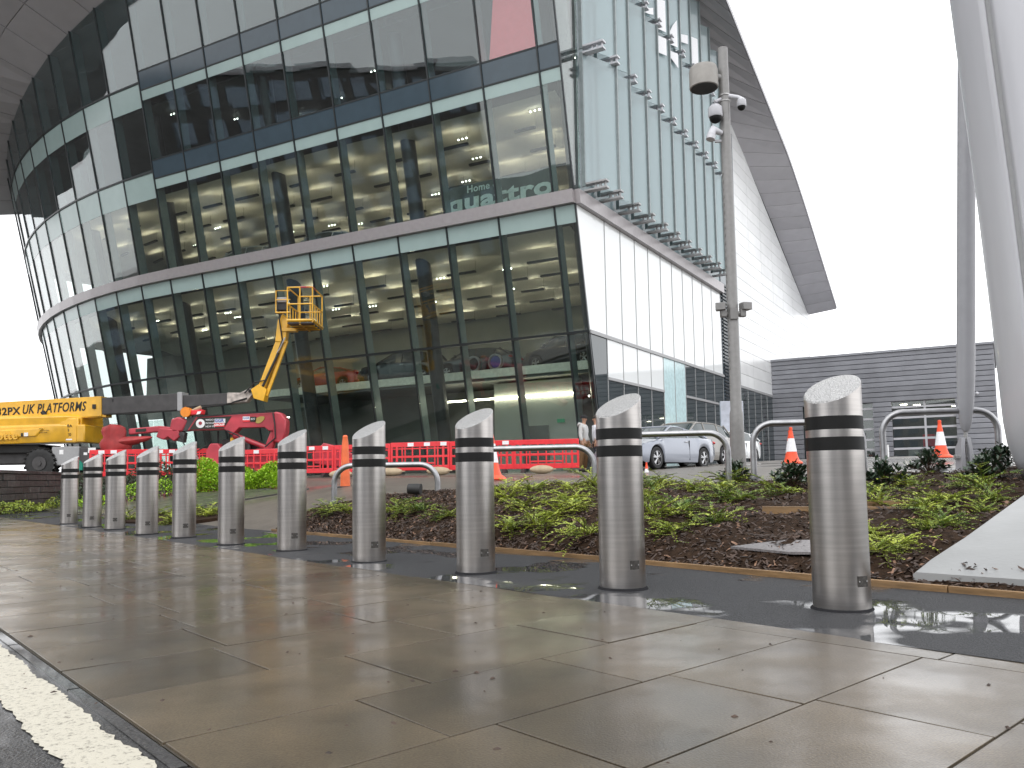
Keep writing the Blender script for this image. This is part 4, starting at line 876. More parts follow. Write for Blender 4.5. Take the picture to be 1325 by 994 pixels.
def where(x, y):
    spots = [((-2.2, 10.5), 'by the leftmost hoop foot'), ((-1.2, 9.6), 'beside the black spotlight'), ((-.6, 9.2), 'left of the third nearest bollard'), ((.1, 9.0), 'right of the third nearest bollard'), ((.4, 7.5), 'midway left of the coupe bollard'), ((.65, 8.6), 'behind the left side of the coupe bollard'), ((1.35, 6.7), 'near the timber right of the coupe bollard'), ((1.5, 8.3), 'below the silver coupe'), ((2.1, 7.6), 'below the lamp post'), ((2.4, 5.3), 'touching the nearest bollard on its right'), ((2.6, 8.9), 'at the back below the totem'), ((3.0, 6.4), 'in the open mulch left of the plinth'), ((3.6, 6.3), 'at the plinth edge'), ((3.9, 7.7), 'in front of the tie rod')]
    return min(spots, key=lambda s_: (s_[0][0]-x)**2+(s_[0][1]-y)**2)[1]
order = ['first', 'second', 'third', 'fourth', 'fifth', 'sixth', 'seventh', 'eighth', 'ninth', 'tenth']
plants = [low_plant(i) for i in range(5)]
byspot = {}
for x, y in LP_: byspot.setdefault(where(x, y), []).append((x/y, x, y))
for w_ in byspot: byspot[w_].sort()
for i, (x, y) in enumerate(LP_):
    src = plants[i % 5]; o = src if i < 5 else copy_tree(src); s = random.uniform(.78, 1.05)*(1.0 if y > 6.3 else .82); o.scale = (s, s, s*random.uniform(.9, 1.2)); w_ = where(x, y); k = byspot[w_].index((x/y, x, y)); n_ = len(byspot[w_])
    pre = 'lone low shrub' if n_ == 1 else 'low shrub, %s from the left of %d,' % (order[k], n_)
    place(o, (x, y, bedz(x, y)-.005), random.uniform(0, 6.28), pre+' '+w_, 'low green shrubs in the planting bed')
WP_ = [(-6.66, 14.4), (-6.3, 14.6), (-6.0, 14.73), (-5.5, 14.0), (-5.3, 14.4), (-5.35, 13.1), (-4.95, 13.6)]
for i, (x, y) in enumerate(WP_):
    o = copy_tree(plants[i % 5]); o.scale = (1.15, 1.15, 1.1); place(o, (x, y, T(x, y)+.01), random.uniform(0, 6), 'low pale shrub in the small left bed, '+['leftmost one', 'second from the left', 'third from the left', 'rearmost in the middle', 'middle right one', 'front one', 'rightmost one'][i], 'low shrubs in the small left bed')
lbd = MB(); lb_ = [(-7.0, 14.9), (-6.5, 13.9), (-5.3, 12.9), (-4.55, 13.1), (-4.75, 14.2), (-5.6, 15.2), (-6.6, 15.4)]; lbd.prism([(x, y, T(x, y)-.05) for x, y in lb_], (0, 0, .075)); tag(lbd.build('small_bed', M_SOIL, smooth=False), kind='structure')
darks = [dark_shrub(50+i) for i in range(3)]
for i, (x, y, lab) in enumerate([(2.95, 8.75, 'dark glossy shrub in front of the cone left of the nearest bollard'), (3.62, 8.1, 'dark glossy shrub just right of the nearest bollard'), (4.75, 9.5, 'dark glossy shrub left of the tie rod, under the rightmost hoop'), (5.5, 9.35, 'dark glossy shrub close on the right of the tie rod foot'), (4.55, 8.0, 'dark glossy shrub in front of the tie rod foot'), (2.86, 10.6, 'dark glossy shrub at the foot of the lamp post'), (5.9, 9.3, 'dark glossy shrub between the tie rod and the white pylon')]):
    o = darks[i] if i < 3 else copy_tree(darks[i % 3]); o.scale = (.9,)*3; place(o, (x, y, bedz(x, y)), i*1.3, lab, 'dark glossy shrubs at the back of the bed')
def hedge(name, lab, x0, y0, x1, y1, h, wd, mat, n, seed, lz=.07):
    rnd = random.Random(seed); fo = MB(); L_ = math.dist((x0, y0), (x1, y1)); dx, dy = (x1-x0)/L_, (y1-y0)/L_; t = thing(name, lab, 'hedge', ((x0+x1)/2, (y0+y1)/2, T((x0+x1)/2, (y0+y1)/2)), world=True)
    for k in range(n):
        s = rnd.random()*L_; q = rnd.uniform(-1, 1); e = min(1, (s+.1)/.45, (L_-s+.1)/.45); hh = h*(.72+.2*sin(s*2.3+seed)+.12*sin(s*5.7))*sqrt(max(.05, 1-q*q*.75))*e; z = hh*(1-rnd.random()**2.2)
        x, y = x0+dx*s-dy*q*wd, y0+dy*s+dx*q*wd; p = Vector((x, y, T(x, y)+z)); az = rnd.uniform(0, 2*pi); leaf(fo, p, Vector((cos(az), sin(az), rnd.uniform(-.1, 1.0))).normalized(), Vector((rnd.uniform(-.6, .6), rnd.uniform(-.6, .6), 1)).normalized(), rnd.uniform(.6, 1.2)*lz, lz*.3)
    fo.build('foliage', mat, t, smooth=False, fix=False)
    st = MB()
    for k in range(int(L_*6)):
        s = rnd.random()*L_; x, y = x0+dx*s, y0+dy*s; st.tube([(x, y, T(x, y)-.05), (x+rnd.uniform(-.1, .1), y+rnd.uniform(-.1, .1), T(x, y)+h*.6)], .012, 4, caps=False)
    st.build('stems', M_TWIG, t, smooth=False, fix=False)['kind'] = 'stuff'; return t
hedge('hedge', 'bright lime green hedge in front of the red crane', -8.0, 20.6, -5.45, 19.9, .82, .5, M_HEDGE, 13000, 1)
hedge('dark_hedge', 'dark green hedge behind the left bollards', -11.6, 21.6, -8.1, 20.7, 1.0, .5, M_HEDGED, 5000, 2)
hedge('low_hedge', 'small yellow-green plants at the foot of the dark hedge', -10.6, 20.2, -8.0, 19.9, .5, .25, M_HEDGE, 1500, 3)
for i, (x, y, lab) in enumerate([(-12.4, 21.6, 'tuft of weeds at the foot of the stone wall, left one'), (-13.0, 24.2, 'tuft of weeds at the foot of the stone wall, right one'), (-12.0, 19.5, 'weeds at the foot of the stone wall at the left edge')]):
    hedge('weeds', lab, x+.35, y-.9, x+.3, y+.8, .3, .3, M_LEAF, 900, 10+i, .06)
# ------------------------------------------------------------------ fallen bits on the pavement
lit = MB()
for i in range(170):
    p = AB(random.uniform(.3, 9), random.uniform(.5, 3)); l = random.uniform(.003, .011); an = random.uniform(0, 6); dx = Vector((cos(an), sin(an), 0))*l; dy = Vector((-sin(an), cos(an), 0))*l*.5; c = Vector((p.x, p.y, .0005))
    lit.add([c-dx-dy, c+dx-dy, c+dx+dy, c-dx+dy, c+Vector((0, 0, l*.5))], [(0, 1, 4), (1, 2, 4), (2, 3, 4), (3, 0, 4)])
o = lit.build('litter_bits', M_CHIP, smooth=False, fix=False); tag(o, 'scattered dark crumbs of bark and grit on the wet paving', 'debris', kind='stuff')
# ------------------------------------------------------------------ cars
M_TYRE = pm('tyre_rubber', (.014, .014, .015), .7); M_ALLOY = pm('alloy_rim', (.45, .45, .46), .3, .9); M_CARGLASS = pm('tinted_car_glass', (.035, .05, .052), .04, spec=.8)
M_HEAD = pm('headlight_glass', (.6, .62, .65), .1, .3); M_TAIL = pm('tail_light_red', (.4, .01, .01), .2); M_UNDER = pm('car_underside', (.008, .008, .008), .8)
def itp(tab, x):
    for (x0, y0), (x1, y1) in zip(tab, tab[1:]):
        if x <= x1: f = (x-x0)/(x1-x0) if x1 > x0 else 0; f = max(0, f); return y0+(y1-y0)*f
    return tab[-1][1]
CARS = {'coupe': dict(L=4.63, W=1.86, H=1.37, zb=[(-2.3, .80), (-2.1, .98), (-1.2, 1.0), (.75, .96), (1.3, .90), (2.0, .76), (2.31, .52)], roof=[(-1.75, .99), (-1.0, 1.24), (-.3, 1.36), (.15, 1.365), (1.2, .93)], wb=1.375, wf=1.40, rw=.335, door=1),
        'estate': dict(L=4.7, W=1.88, H=1.62, zb=[(-2.33, .85), (-2.2, 1.06), (-1.2, 1.08), (.9, 1.06), (1.35, 1.02), (2.05, .9), (2.34, .6)], roof=[(-2.15, 1.08), (-1.8, 1.5), (-1.0, 1.6), (.2, 1.6), (1.2, 1.05)], wb=1.36, wf=1.42, rw=.36, door=2),
        'hatch': dict(L=4.24, W=1.78, H=1.42, zb=[(-2.1, .78), (-2.0, 1.0), (-1.1, 1.0), (.8, .97), (1.25, .93), (1.85, .8), (2.11, .55)], roof=[(-1.95, 1.0), (-1.45, 1.33), (-.8, 1.41), (.1, 1.42), (1.15, .96)], wb=1.25, wf=1.33, rw=.32, door=2)}
def make_car(kind, col, label, loc, rz, group='cars parked beside the white side wall', name='parked_car'):
    c = CARS[kind]; t = thing(name, label, 'car', loc, rz, group); P = pm('car_paint_%02x%02x%02x' % tuple(int(v*255) for v in col), col, .3, .35, var=.01, coat=1, coatr=.03)
    L_, W, xw = c['L'], c['W']/2, (-c['wb'], c['wf']); ra = c['rw']+.05; N_ = 76; rings = []
    def half(x): e = abs(x)/(L_/2); return W*(1-.16*max(0, (e-.72)/.28)**2-.0*e)
    for i in range(N_+1):
        x = -L_/2+L_*i/N_; w = half(x); sill = .2+.14*max(0, (abs(x)-L_/2+.35)/.35)
        for wx in xw:
            if abs(x-wx) < ra: sill = max(sill, c['rw']+sqrt(ra*ra-(x-wx)**2))
        zb = itp(c['zb'], x); zb = max(zb, sill+.05); mid = sill+(zb-sill)*.55; hf = [(w*.97, sill), (w, sill+(zb-sill)*.2), (w*.995, mid), (w*.975, sill+(zb-sill)*.8), (w*.93, zb-.02), (w*.84, zb), (w*.4, zb+.025)]
        rings.append([(x, -y, z) for y, z in hf]+[(x, y, z) for y, z in hf[::-1]])
    b = MB(); b.loft(rings, caps=False, closed=False); n_ = len(rings[0]); b.add(rings[0], [tuple(range(n_))]); b.add(rings[-1], [tuple(range(n_))]); b.build('body', P, t)
    u = MB(); u.box((0, 0, .45), (L_*.93, W*1.72, .5)); u.build('underbody', M_UNDER, t, smooth=False)
    rf = c['roof']; x0, x1 = rf[0][0], rf[-1][0]; gr = []; N2 = 26; rp = []
    for i in range(N2+1):
        x = x0+(x1-x0)*i/N2; z = itp(rf, x); zb = itp(c['zb'], x)-.02; k = max(0, min(1, (z-zb)/(.36))); wr = W*(.86-.17*k); gr.append([(x, -W*.87, zb), (x, -wr, z-.03), (x, -wr*.8, z), (x, wr*.8, z), (x, wr, z-.03), (x, W*.87, zb)])
    g_ = MB(); g_.loft(gr, caps=True, closed=True); g_.build('windows', M_CARGLASS, t)
    r_ = MB(); xr0 = rf[1][0]-.05; xr1 = rf[-2][0]+.12; rr = []
    for i in range(15):
        x = xr0+(xr1-xr0)*i/14; z = itp(rf, x)+.012; k = max(0, min(1, (z-itp(c['zb'], x))/.36)); wr = W*(.86-.17*k)+.008; rr.append([(x, -wr-.012, z-.075), (x, -wr, z-.035), (x, -wr*.8, z), (x, wr*.8, z), (x, wr, z-.035), (x, wr+.012, z-.075)])
    r_.loft(rr, caps=False, closed=False); o = r_.build('roof', P, t); md = o.modifiers.new('t', 'SOLIDIFY'); md.thickness = .015
    for s in (-1, 1):
        for xs in ([(x0, xr0+.05), (xr1-.05, x1)]+([(-.55, -.5)] if c['door'] == 1 else [(-.2, -.15), (-1.2, -1.1)])):
            p_ = MB(); q = []
            for x in xs:
                z = itp(rf, x); zb = itp(c['zb'], x); k = max(0, min(1, (z-zb)/.36)); q.append((x, s*(W*(.86-.17*k)+.008), z+.006))
            if xs[1]-xs[0] > .15: p_.tube(q, .035, 6)
            else:
                z = itp(rf, xs[0]); p_.tube([(xs[0], s*W*.875, itp(c['zb'], xs[0])-.02), (xs[0], s*(W*.69+.006), z-.03)], .028, 6)
            p_.build('pillar', P, t)
        for wx in xw:
            wr_ = c['rw']; tw = thing.__call__ if False else None
            ty = MB(); yo = s*(W-.11); n2 = 28; prof = [(wr_*.64, -.1), (wr_*.92, -.105), (wr_, -.08), (wr_, .08), (wr_*.92, .105), (wr_*.64, .1)]
            ty.loft([[(wx+r__*cos(2*pi*k/n2), yo+yy, wr_+r__*sin(2*pi*k/n2)) for k in range(n2)] for r__, yy in prof], caps=False); wo_ = ty.build('wheel', M_TYRE, t)
            rm = MB(); yf = yo+s*.07
            for k in range(5):
                a_ = 2*pi*k/5+.3
                for da in (-.16, .16):
                    A = Vector((cos(a_+da*.3), 0, sin(a_+da*.3))); Bv = Vector((cos(a_+da), 0, sin(a_+da))); rm.tube([Vector((wx, yf+s*.02, wr_))+A*.03, Vector((wx, yf, wr_))+Bv*wr_*.66], [.03, .022], 5)
            rm.loft([[(wx+r__*cos(2*pi*k/n2), yo+s*yy, wr_+r__*sin(2*pi*k/n2)) for k in range(n2)] for r__, yy in [(wr_*.62, .03), (wr_*.62, .1), (wr_*.7, .1)]], caps=False); rm.tube([(wx, yf-s*.03, wr_), (wx, yf+s*.035, wr_)], .05, 10); rm.build('rim', M_ALLOY, wo_)
            dk = MB(); dk.tube([(wx, yo-s*.04, wr_), (wx, yo-s*.02, wr_)], wr_*.62, 20); dk.build('brake_disc', M_UNDER, wo_)
        h_ = MB(); xh = L_/2-.27; h_.sphere((xh, s*W*.74, itp(c['zb'], xh)-.10), 1, 10, 6, (.2, .16, .075)); h_.build('headlight', M_HEAD, t)
        h_ = MB(); h_.sphere((-L_/2+.09, s*W*.72, itp(c['zb'], -L_/2+.2)-.12), 1, 10, 6, (.08, .2, .07)); h_.build('tail_light', M_TAIL, t)
        m_ = MB(); m_.sphere((.82, s*(W+.06), itp(c['zb'], .8)+.07), 1, 8, 6, (.06, .1, .065)); m_.build('mirror', P, t)
        for xd in ((-.3,) if c['door'] == 1 else (-.25, -1.1)):
            d_ = MB(); d_.box((xd, s*W*.985, itp(c['zb'], xd)-.14), (.2, .03, .03)); d_.build('door_handle', M_ALLOY, t, bevel=.006)
            sm_ = MB(); sm_.box((xd-.16, s*W*.985, .58), (.012, .03, .62)); sm_.build('door_seam', M_UNDER, t)
    gm = MB(); gm.box((L_/2-.07, 0, .52), (.12, .9, .34)); gm.build('grille', M_UNDER, t, bevel=.03)
    np_ = MB(); np_.box((L_/2-.0, 0, .42), (.02, .52, .11)); np_.build('number_plate', M_WHITE, t)
    return t
hd = lambda az: math.atan2(-cos(radians(az)), -sin(radians(az)))   # nose points back along azimuth az
make_car('coupe', (.24, .26, .31), 'silver coupe parked at the front, its nose hidden behind a bollard', (4.62, 26.56, T(4.6, 26)-.02), hd(42.6))
make_car('estate', (.20, .185, .165), 'beige grey estate car parked behind the silver coupe', (6.30, 30.5, T(6.2, 30)-.0), hd(42))
make_car('hatch', (.75, .77, .78), 'white hatchback parked farthest back, right of the lamp post', (9.55, 37.4, T(9.5, 37)-.0), hd(42))
for v, u, col, kind, lab, rot in ((13.0, 6.4, (.02, .02, .03), 'estate', 'dark car displayed on the mezzanine behind the glass, left of centre', .2), (8.6, 6.6, (.015, .015, .02), 'hatch', 'black car displayed on the mezzanine beside the wheel stand', .1), (3.4, 6.4, (.03, .03, .035), 'estate', 'dark car displayed on the mezzanine near the building corner', -.2), (18.4, 6.8, (.35, .02, .02), 'coupe', 'red car displayed at the left end of the mezzanine', .1)):
    p = UVZ(u, v, 5.5); make_car(kind, col, lab, tuple(p), math.atan2(bw_.y, bw_.x)+rot, 'cars displayed inside the showroom', 'display_car')
for s, lab, col in ((14.6, 'silver car displayed on the first floor, left of centre', (.4, .4, .42)), (20.0, 'pale car displayed on the first floor, far left', (.45, .45, .45))):
    p = pos(s, 11.4, -3.2); make_car('coupe' if s < 16 else 'hatch', col, lab, (p.x, p.y, 11.38), math.atan2(cos(PH), -sin(PH))+.15, 'cars displayed inside the showroom', 'display_car')
for v, lab, m in ((6.4, 'round wheel on the mezzanine, right one, with a blue hub', pm('blue_hub', (.03, .05, .25), .4)), (7.6, 'round wheel on the mezzanine, left one', M_ALLOY)):
    p = UVZ(4.6, v, 5.92); t = thing('wheel_display', lab, 'wheel display', tuple(p), math.atan2(bw_.y, bw_.x), 'display wheels'); mb = MB(); n2 = 28
    mb.loft([[(r*cos(2*pi*k/n2), y, r*sin(2*pi*k/n2)) for k in range(n2)] for r, y in ((.3, -.08), (.37, -.08), (.37, .08), (.3, .08), (.3, -.08))], caps=False); mb.build('rim', M_ALLOY, t); mb = MB(); mb.tube([(0, -.02, 0), (0, .02, 0)], .27, 24); mb.build('hub', m if 'right' in lab else M_TYRE, t); mb = MB(); mb.box((0, 0, -.39), (.3, .2, .06)); mb.build('stand', M_BLACK, t)
# ------------------------------------------------------------------ people
def skin(name, nodes, edges, mat, parent, sub=2, root=0):
    me = bpy.data.meshes.new(name); me.from_pydata([n[:3] for n in nodes], edges, []); ob = bpy.data.objects.new(name, me); COL.objects.link(ob); ob.parent = parent; me.materials.append(mat)
    md = ob.modifiers.new('skin', 'SKIN'); md.use_smooth_shade = True; sv = me.skin_vertices[0].data
    for v, n in zip(sv, nodes): v.radius = (n[3], n[4] if len(n) > 4 else n[3])
    for v in sv: v.use_root = False
    sv[root].use_root = True; s = ob.modifiers.new('sub', 'SUBSURF'); s.levels = s.render_levels = sub; return ob
M_SKIN = pm('skin', (.36, .20, .13), .5); M_HOODIE = pm('grey_hoodie', (.48, .48, .47), .9, bump=.3, bscale=14); M_TROUS = pm('brown_trousers', (.14, .075, .03), .85, bump=.3, bscale=12); M_BEANIE = pm('black_beanie', (.012, .012, .013), .9); M_SHIRT = pm('white_shirt', (.74, .75, .80), .8, bump=.3, bscale=12); M_NAVY = pm('dark_trousers', (.03, .033, .05), .8); M_HAIR = pm('dark_hair', (.02, .014, .01), .6); M_SHOE = pm('dark_shoe', (.02, .018, .016), .5)
def make_person(label, loc, rz, top, legs, hat, hood):
    t = thing('person', label, 'person', loc, rz, None)
    # local frame: faces +x, up z
    hL, hR = (.14, .24, .83), (.06, -.25, .82)
    nodes = [(0, 0, .93, .13, .1), (0, 0, 1.12, .12, .085), (0, 0, 1.33, .14, .1), (0, 0, 1.46, .07, .06), (.02, 0, 1.53, .048), (.03, 0, 1.60, .07, .06), (.03, 0, 1.68, .085, .072), (.02, 0, 1.745, .06, .05),
             (0, .19, 1.40, .055), (.0, .235, 1.14, .042), (.09, .235, .93, .03), (0, -.19, 1.40, .055), (-.02, -.24, 1.14, .042), (.03, -.245, .92, .03),
             (0, .09, .86, .085), (.02, .10, .48, .058), (-.02, .10, .09, .04), (.11, .11, .04, .035), (0, -.09, .86, .085), (-.03, -.10, .48, .058), (-.09, -.10, .09, .04), (.05, -.11, .04, .035)]
    ed = [(0, 1), (1, 2), (2, 3), (3, 4), (4, 5), (5, 6), (6, 7), (2, 8), (8, 9), (9, 10), (2, 11), (11, 12), (12, 13), (0, 14), (14, 15), (15, 16), (16, 17), (0, 18), (18, 19), (19, 20), (20, 21)]
    for base, hnd, s in ((10, hL, 1), (13, hR, -1)):
        b0 = Vector(nodes[base][:3]); pi_ = len(nodes); pm_ = b0+Vector((.02, 0, -.07)); nodes.append((*pm_, .030, .02)); ed.append((base, pi_))
        for k, (dx, ln) in enumerate(((.030, .068), (.010, .078), (-.010, .072), (-.028, .056))):
            q0 = pm_+Vector((dx, 0, -.03)); q1 = q0+Vector((.004, -s*.006, -ln*.5)); q2 = q1+Vector((.01, -s*.012, -ln*.5)); i0 = len(nodes)
            nodes += [(*q0, .010), (*q1, .009), (*q2, .007)]; ed += [(pi_, i0), (i0, i0+1), (i0+1, i0+2)]
        q0 = b0+Vector((.05, 0, -.055)); i0 = len(nodes); nodes += [(*q0, .011), (*(q0+Vector((.018, -s*.006, -.035))), .009)]; ed += [(pi_, i0), (i0, i0+1)]
    body = skin('body', nodes, ed, M_SKIN, t)
    f = MB(); f.tube([(.09, 0, 1.655), (.118, 0, 1.625), (.1, 0, 1.615)], [.012, .016, .01], 8); f.build('nose', M_SKIN, body)
    for s in (-1, 1):
        f = MB(); f.sphere((.092, s*.03, 1.665), .012, 8, 6); f.build('eye', M_TEXTK, body); f = MB(); f.sphere((.02, s*.082, 1.64), 1, 8, 6, (.02, .012, .032)); f.build('ear', M_SKIN, body)
    f = MB(); f.box((.096, 0, 1.585), (.012, .045, .01)); f.build('mouth', pm('lips', (.25, .08, .07), .5), body, bevel=.003)
    k = 1.22
    tn = [(0, 0, .90, .155, .125), (0, 0, 1.12, .155, .12), (0, 0, 1.33, .175, .125), (0, 0, 1.46, .1, .085), (0, .195, 1.40, .08), (.0, .24, 1.14, .062), (.08, .237, .96, .05), (0, -.195, 1.40, .08), (-.02, -.245, 1.14, .062), (.025, -.247, .95, .05)]
    skin('hoodie' if hood else 'shirt', tn, [(0, 1), (1, 2), (2, 3), (2, 4), (4, 5), (5, 6), (2, 7), (7, 8), (8, 9)], top, t)
    ln = [(0, 0, .95, .145, .12), (0, .095, .84, .105), (.02, .105, .48, .082), (-.015, .105, .11, .07), (0, -.095, .84, .105), (-.03, -.105, .48, .082), (-.085, -.105, .11, .07)]
    skin('trousers', ln, [(0, 1), (1, 2), (2, 3), (0, 4), (4, 5), (5, 6)], legs, t)
    for x, y in ((.03, .105), (-.04, -.105)):
        f = MB(); f.sphere((x+.03, y, .05), 1, 12, 8, (.15, .055, .055)); f.build('shoe', M_SHOE, t)
    if hood:
        f = MB(); f.tube([(-.1, .09, 1.5), (-.135, .0, 1.47), (-.1, -.09, 1.5)], [.05, .075, .05], 10); f.tube([(-.1, .09, 1.5), (.03, .1, 1.46), (.09, .0, 1.42), (.03, -.1, 1.46), (-.1, -.09, 1.5)], .035, 8); f.build('hood', top, t)
        f = MB(); f.sphere((.018, 0, 1.685), 1, 16, 10, (.112, .098, .10), z0=-.12); f.build('beanie', hat, t)
    else:
        f = MB(); f.sphere((.005, 0, 1.70), 1, 16, 10, (.105, .09, .085), z0=-.35); f.build('hair', hat, t)
    return t
make_person('person in a pale grey hoodie, black beanie and brown trousers standing by the red barriers', (2.23, 25.9, T(2.2, 25.9)-.0), radians(-25), M_HOODIE, M_TROUS, M_BEANIE, True)
make_person('person in a white shirt and dark trousers, half hidden behind the second nearest bollard', (2.66, 26.2, T(2.66, 26.2)), radians(190), M_SHIRT, M_NAVY, M_HAIR, False)
# ------------------------------------------------------------------ yellow boom lift
bl = thing('boom_lift', 'large yellow boom lift with an extended dark boom and a raised basket', 'boom lift', (-19.3, 34, .95), world=True)
def bxy(name, mat, c, d, rz=0, parent=bl, bev=.04): return MB().box(c, d, rz=rz).build(name, mat, parent, bevel=bev, org=bl['org'])
Z = lambda p: Vector(p)
mb = MB(); sec = [(-1.1, 2.25), (-1.16, 2.5), (-1.14, 2.92), (-1.08, 2.95), (-1.12, 3.26), (-1.0, 3.37), (1.0, 3.37), (1.1, 3.1), (1.1, 2.3)]
rings = []
for x, k, dz in ((-24.3, .9, -.05), (-21.5, 1, 0), (-20.8, .97, .02), (-18.2, 1, .06), (-17.55, .98, .07), (-17.05, .8, .09)): rings.append([(x, 33.6+y*k, z+dz+(0 if k > .85 else (2.7-z)*.08)) for y, z in sec])
mb.loft(rings); mb.build('turret', M_YELLOW, bl, bevel=.03)
mb = MB(); mb.loft([[(x, 32.47, z) for x, z in ((-24, 2.42), (-18.6, 2.55), (-18.3, 2.9), (-24, 2.72))], [(x, 32.4, z) for x, z in ((-24, 2.44), (-18.7, 2.57), (-18.45, 2.86), (-24, 2.68))]]); mb.build('side_panel', M_YELLOW, bl, bevel=.02)
bxy('counterweight', M_YELLOW, (-17.45, 32.6, 2.78), (.75, .16, .98), bev=.05); bxy('counterweight', M_YELLOW, (-16.95, 33.2, 2.65), (.35, 1.5, .7), bev=.05)
bxy('hood', M_YELLOW, (-19.9, 33.3, 3.32), (1.6, 1.2, .22), bev=.06)
mb = MB(); mb.tube([(-18.6, 32.7, 3.55), (-18.45, 32.7, 3.35), (-18.2, 32.7, 3.25)], .09, 8); mb.build('exhaust_hose', M_BLACK, bl)
text('18A\n88\n720', .17, M_TEXTK, frame((-17.6, 32.505, 2.78), (1, 0, 0), (0, 0, 1)), 'print', bl)
text('haulotte', .46, M_YELLOW, frame((-21.0, 32.39, 2.56), (1, .0, .03), (0, 0, 1)), 'embossed_print', bl, ext=.02, bold=.01)
bxy('sticker', M_WHITE, (-19.04, 32.385, 2.64), (.16, .01, .14), bev=0); bxy('sticker', M_TEXTK, (-19.2, 32.385, 2.63), (.08, .01, .14), bev=0); bxy('sticker', M_WHITE, (-17.45, 32.51, 2.42), (.3, .01, .05), bev=0)
for x, z in ((-18.35, 2.86), (-18.3, 2.78), (-18.35, 2.70)): text('access only' if z < 2.8 else 'www', .07, M_TEXTK, frame((x-.2, 32.39, z), (1, 0, .03), (0, 0, 1)), 'print', bl)
# chassis and wheels
bxy('chassis', M_BOOMGREY, (-20, 33.9, 1.75), (6, 1.5, .5)); bxy('slew_ring', M_BLACK, (-20, 33.7, 2.1), (2.4, 1.6, .35)); bxy('axle_box', M_GREYPAINT, (-17.6, 33.0, 1.78), (1.1, .8, .75)); bxy('step_box', M_BOOMGREY, (-16.7, 32.9, 1.75), (.6, .8, .7)); bxy('sticker', M_WHITE, (-17.75, 32.59, 1.93), (.16, .01, .18), bev=0); bxy('sticker', M_WHITE, (-16.75, 32.49, 1.85), (.14, .01, .1), bev=0); bxy('sticker', M_WHITE, (-16.5, 32.49, 1.98), (.3, .01, .2), bev=0)
for x, y in ((-18.55, 32.7), (-17.6, 34.9), (-22.6, 32.7), (-22.6, 34.9)):
    r = .58; n2 = 40; mb = MB(); rg = []
    for rr_, yy in ((.3, -.2), (.46, -.23), (.57, -.2), (.58, 0), (.57, .2), (.46, .23), (.3, .2)): rg.append([(x+rr_*cos(2*pi*k/n2), y+yy, 1.5+rr_*sin(2*pi*k/n2)) for k in range(n2)])
    mb.loft(rg)
    for k in range(20):
        a_ = 2*pi*k/20
        for s in (-1, 1): mb.box((x+.6*cos(a_+.08*s), y+s*.12, 1.5+.6*sin(a_+.08*s)), (.06, .24, .09), M=Matrix.Rotation(-a_, 3, 'Y') @ Matrix.Rotation(.5*s, 3, 'X'))
    w_ = mb.build('wheel', M_BLACK, bl); mb = MB(); mb.tube([(x, y-.24, 1.5), (x, y+.24, 1.5)], .27, 20); mb.tube([(x, y-.28, 1.5), (x, y+.28, 1.5)], .1, 12); mb.build('rim', M_BOOMGREY, w_, org=bl['org'])
# booms
def beam(a_, b_, w, h, name, mat, bev=.02, h1=None):
    a_, b_ = Vector(a_), Vector(b_); d = (b_-a_).normalized(); s = d.cross(Vector((0, 0, 1))).normalized()*w/2; u_ = s.cross(d).normalized(); h1 = h1 or h; mb = MB()
    q = lambda c, hh: [c-s-u_*hh/2, c+s-u_*hh/2, c+s+u_*hh/2, c-s+u_*hh/2]
    mb.loft([q(a_, h), q(b_, h1)]); return mb.build(name, mat, bl, bevel=bev, smooth=False)
beam((-25.5, 33.5, 3.43), (-16.25, 33.0, 3.73), .62, .74, 'main_boom', M_YELLOW, h1=.80)
beam((-17.3, 33.0, 3.35), (-16.1, 33.0, 3.38), .5, .16, 'boom_bracket', M_YELLOW)
beam((-16.6, 33.02, 3.73), (-13.0, 32.5, 3.82), .48, .66, 'inner_boom', M_BOOMGREY); beam((-13.05, 32.5, 3.82), (-12.85, 32.48, 3.825), .56, .74, 'boom_collar', M_GREYPAINT); beam((-12.9, 32.48, 3.82), (-10.9, 32.1, 3.88), .4, .48, 'fly_boom', M_BOOMGREY, h1=.42)
bxy('boom_lug', M_BLACK, (-16.55, 32.68, 3.72), (.14, .06, .18), bev=.02)
xb, zb = -25.5, 3.43; sl = Vector((9.25, -.5, .30)).normalized(); nb_ = sl.cross(Vector((0, 0, 1))).normalized()
def onb(x, dz=0): f = (x+25.5)/9.25; return Vector((x, 33.5-.5*f, 3.43+.30*f+dz))+nb_*.318
text('HA32PX', .42, M_TEXTK, frame(onb(-21.15, -.02), sl, (0, 0, 1)), 'lettering', bl, bold=.012)
t_ = text('UK PLATFORMS', .52, M_TEXTK, frame(onb(-19.5, .02), sl, (0, 0, 1)), 'lettering', bl, shear=.25, bold=.010, sx=.68)
mb = MB(); c = [(-11.0, 31.84, 3.68), (-10.25, 31.84, 3.72), (-9.98, 31.84, 4.05), (-10.0, 31.84, 4.18), (-10.15, 31.84, 4.25), (-10.5, 31.84, 4.08), (-11.0, 31.84, 4.1)]; mb.prism(c, (0, .4, 0)); mb.build('knuckle', M_RUST, bl, bevel=.02)
mb = MB(); mb.tube([(-10.1, 31.8, 4.14), (-10.1, 32.28, 4.14)], .07, 12); mb.build('pin', M_BLACK, bl)
mb = MB(); mb.prism([(-10.05, 31.75, 4.2), (-9.95, 31.75, 3.85), (-9.55, 31.75, 3.72), (-9.45, 31.75, 4.2), (-9.75, 31.75, 4.4)], (0, .5, 0)); mb.build('jib_foot', M_YELLOW, bl, bevel=.02)
beam((-9.74, 32.0, 4.1), (-8.93, 32.0, 6.25), .34, .26, 'jib', M_YELLOW); beam((-9.5, 31.95, 3.95), (-8.72, 31.95, 6.1), .12, .13, 'jib_link', M_YELLOW)
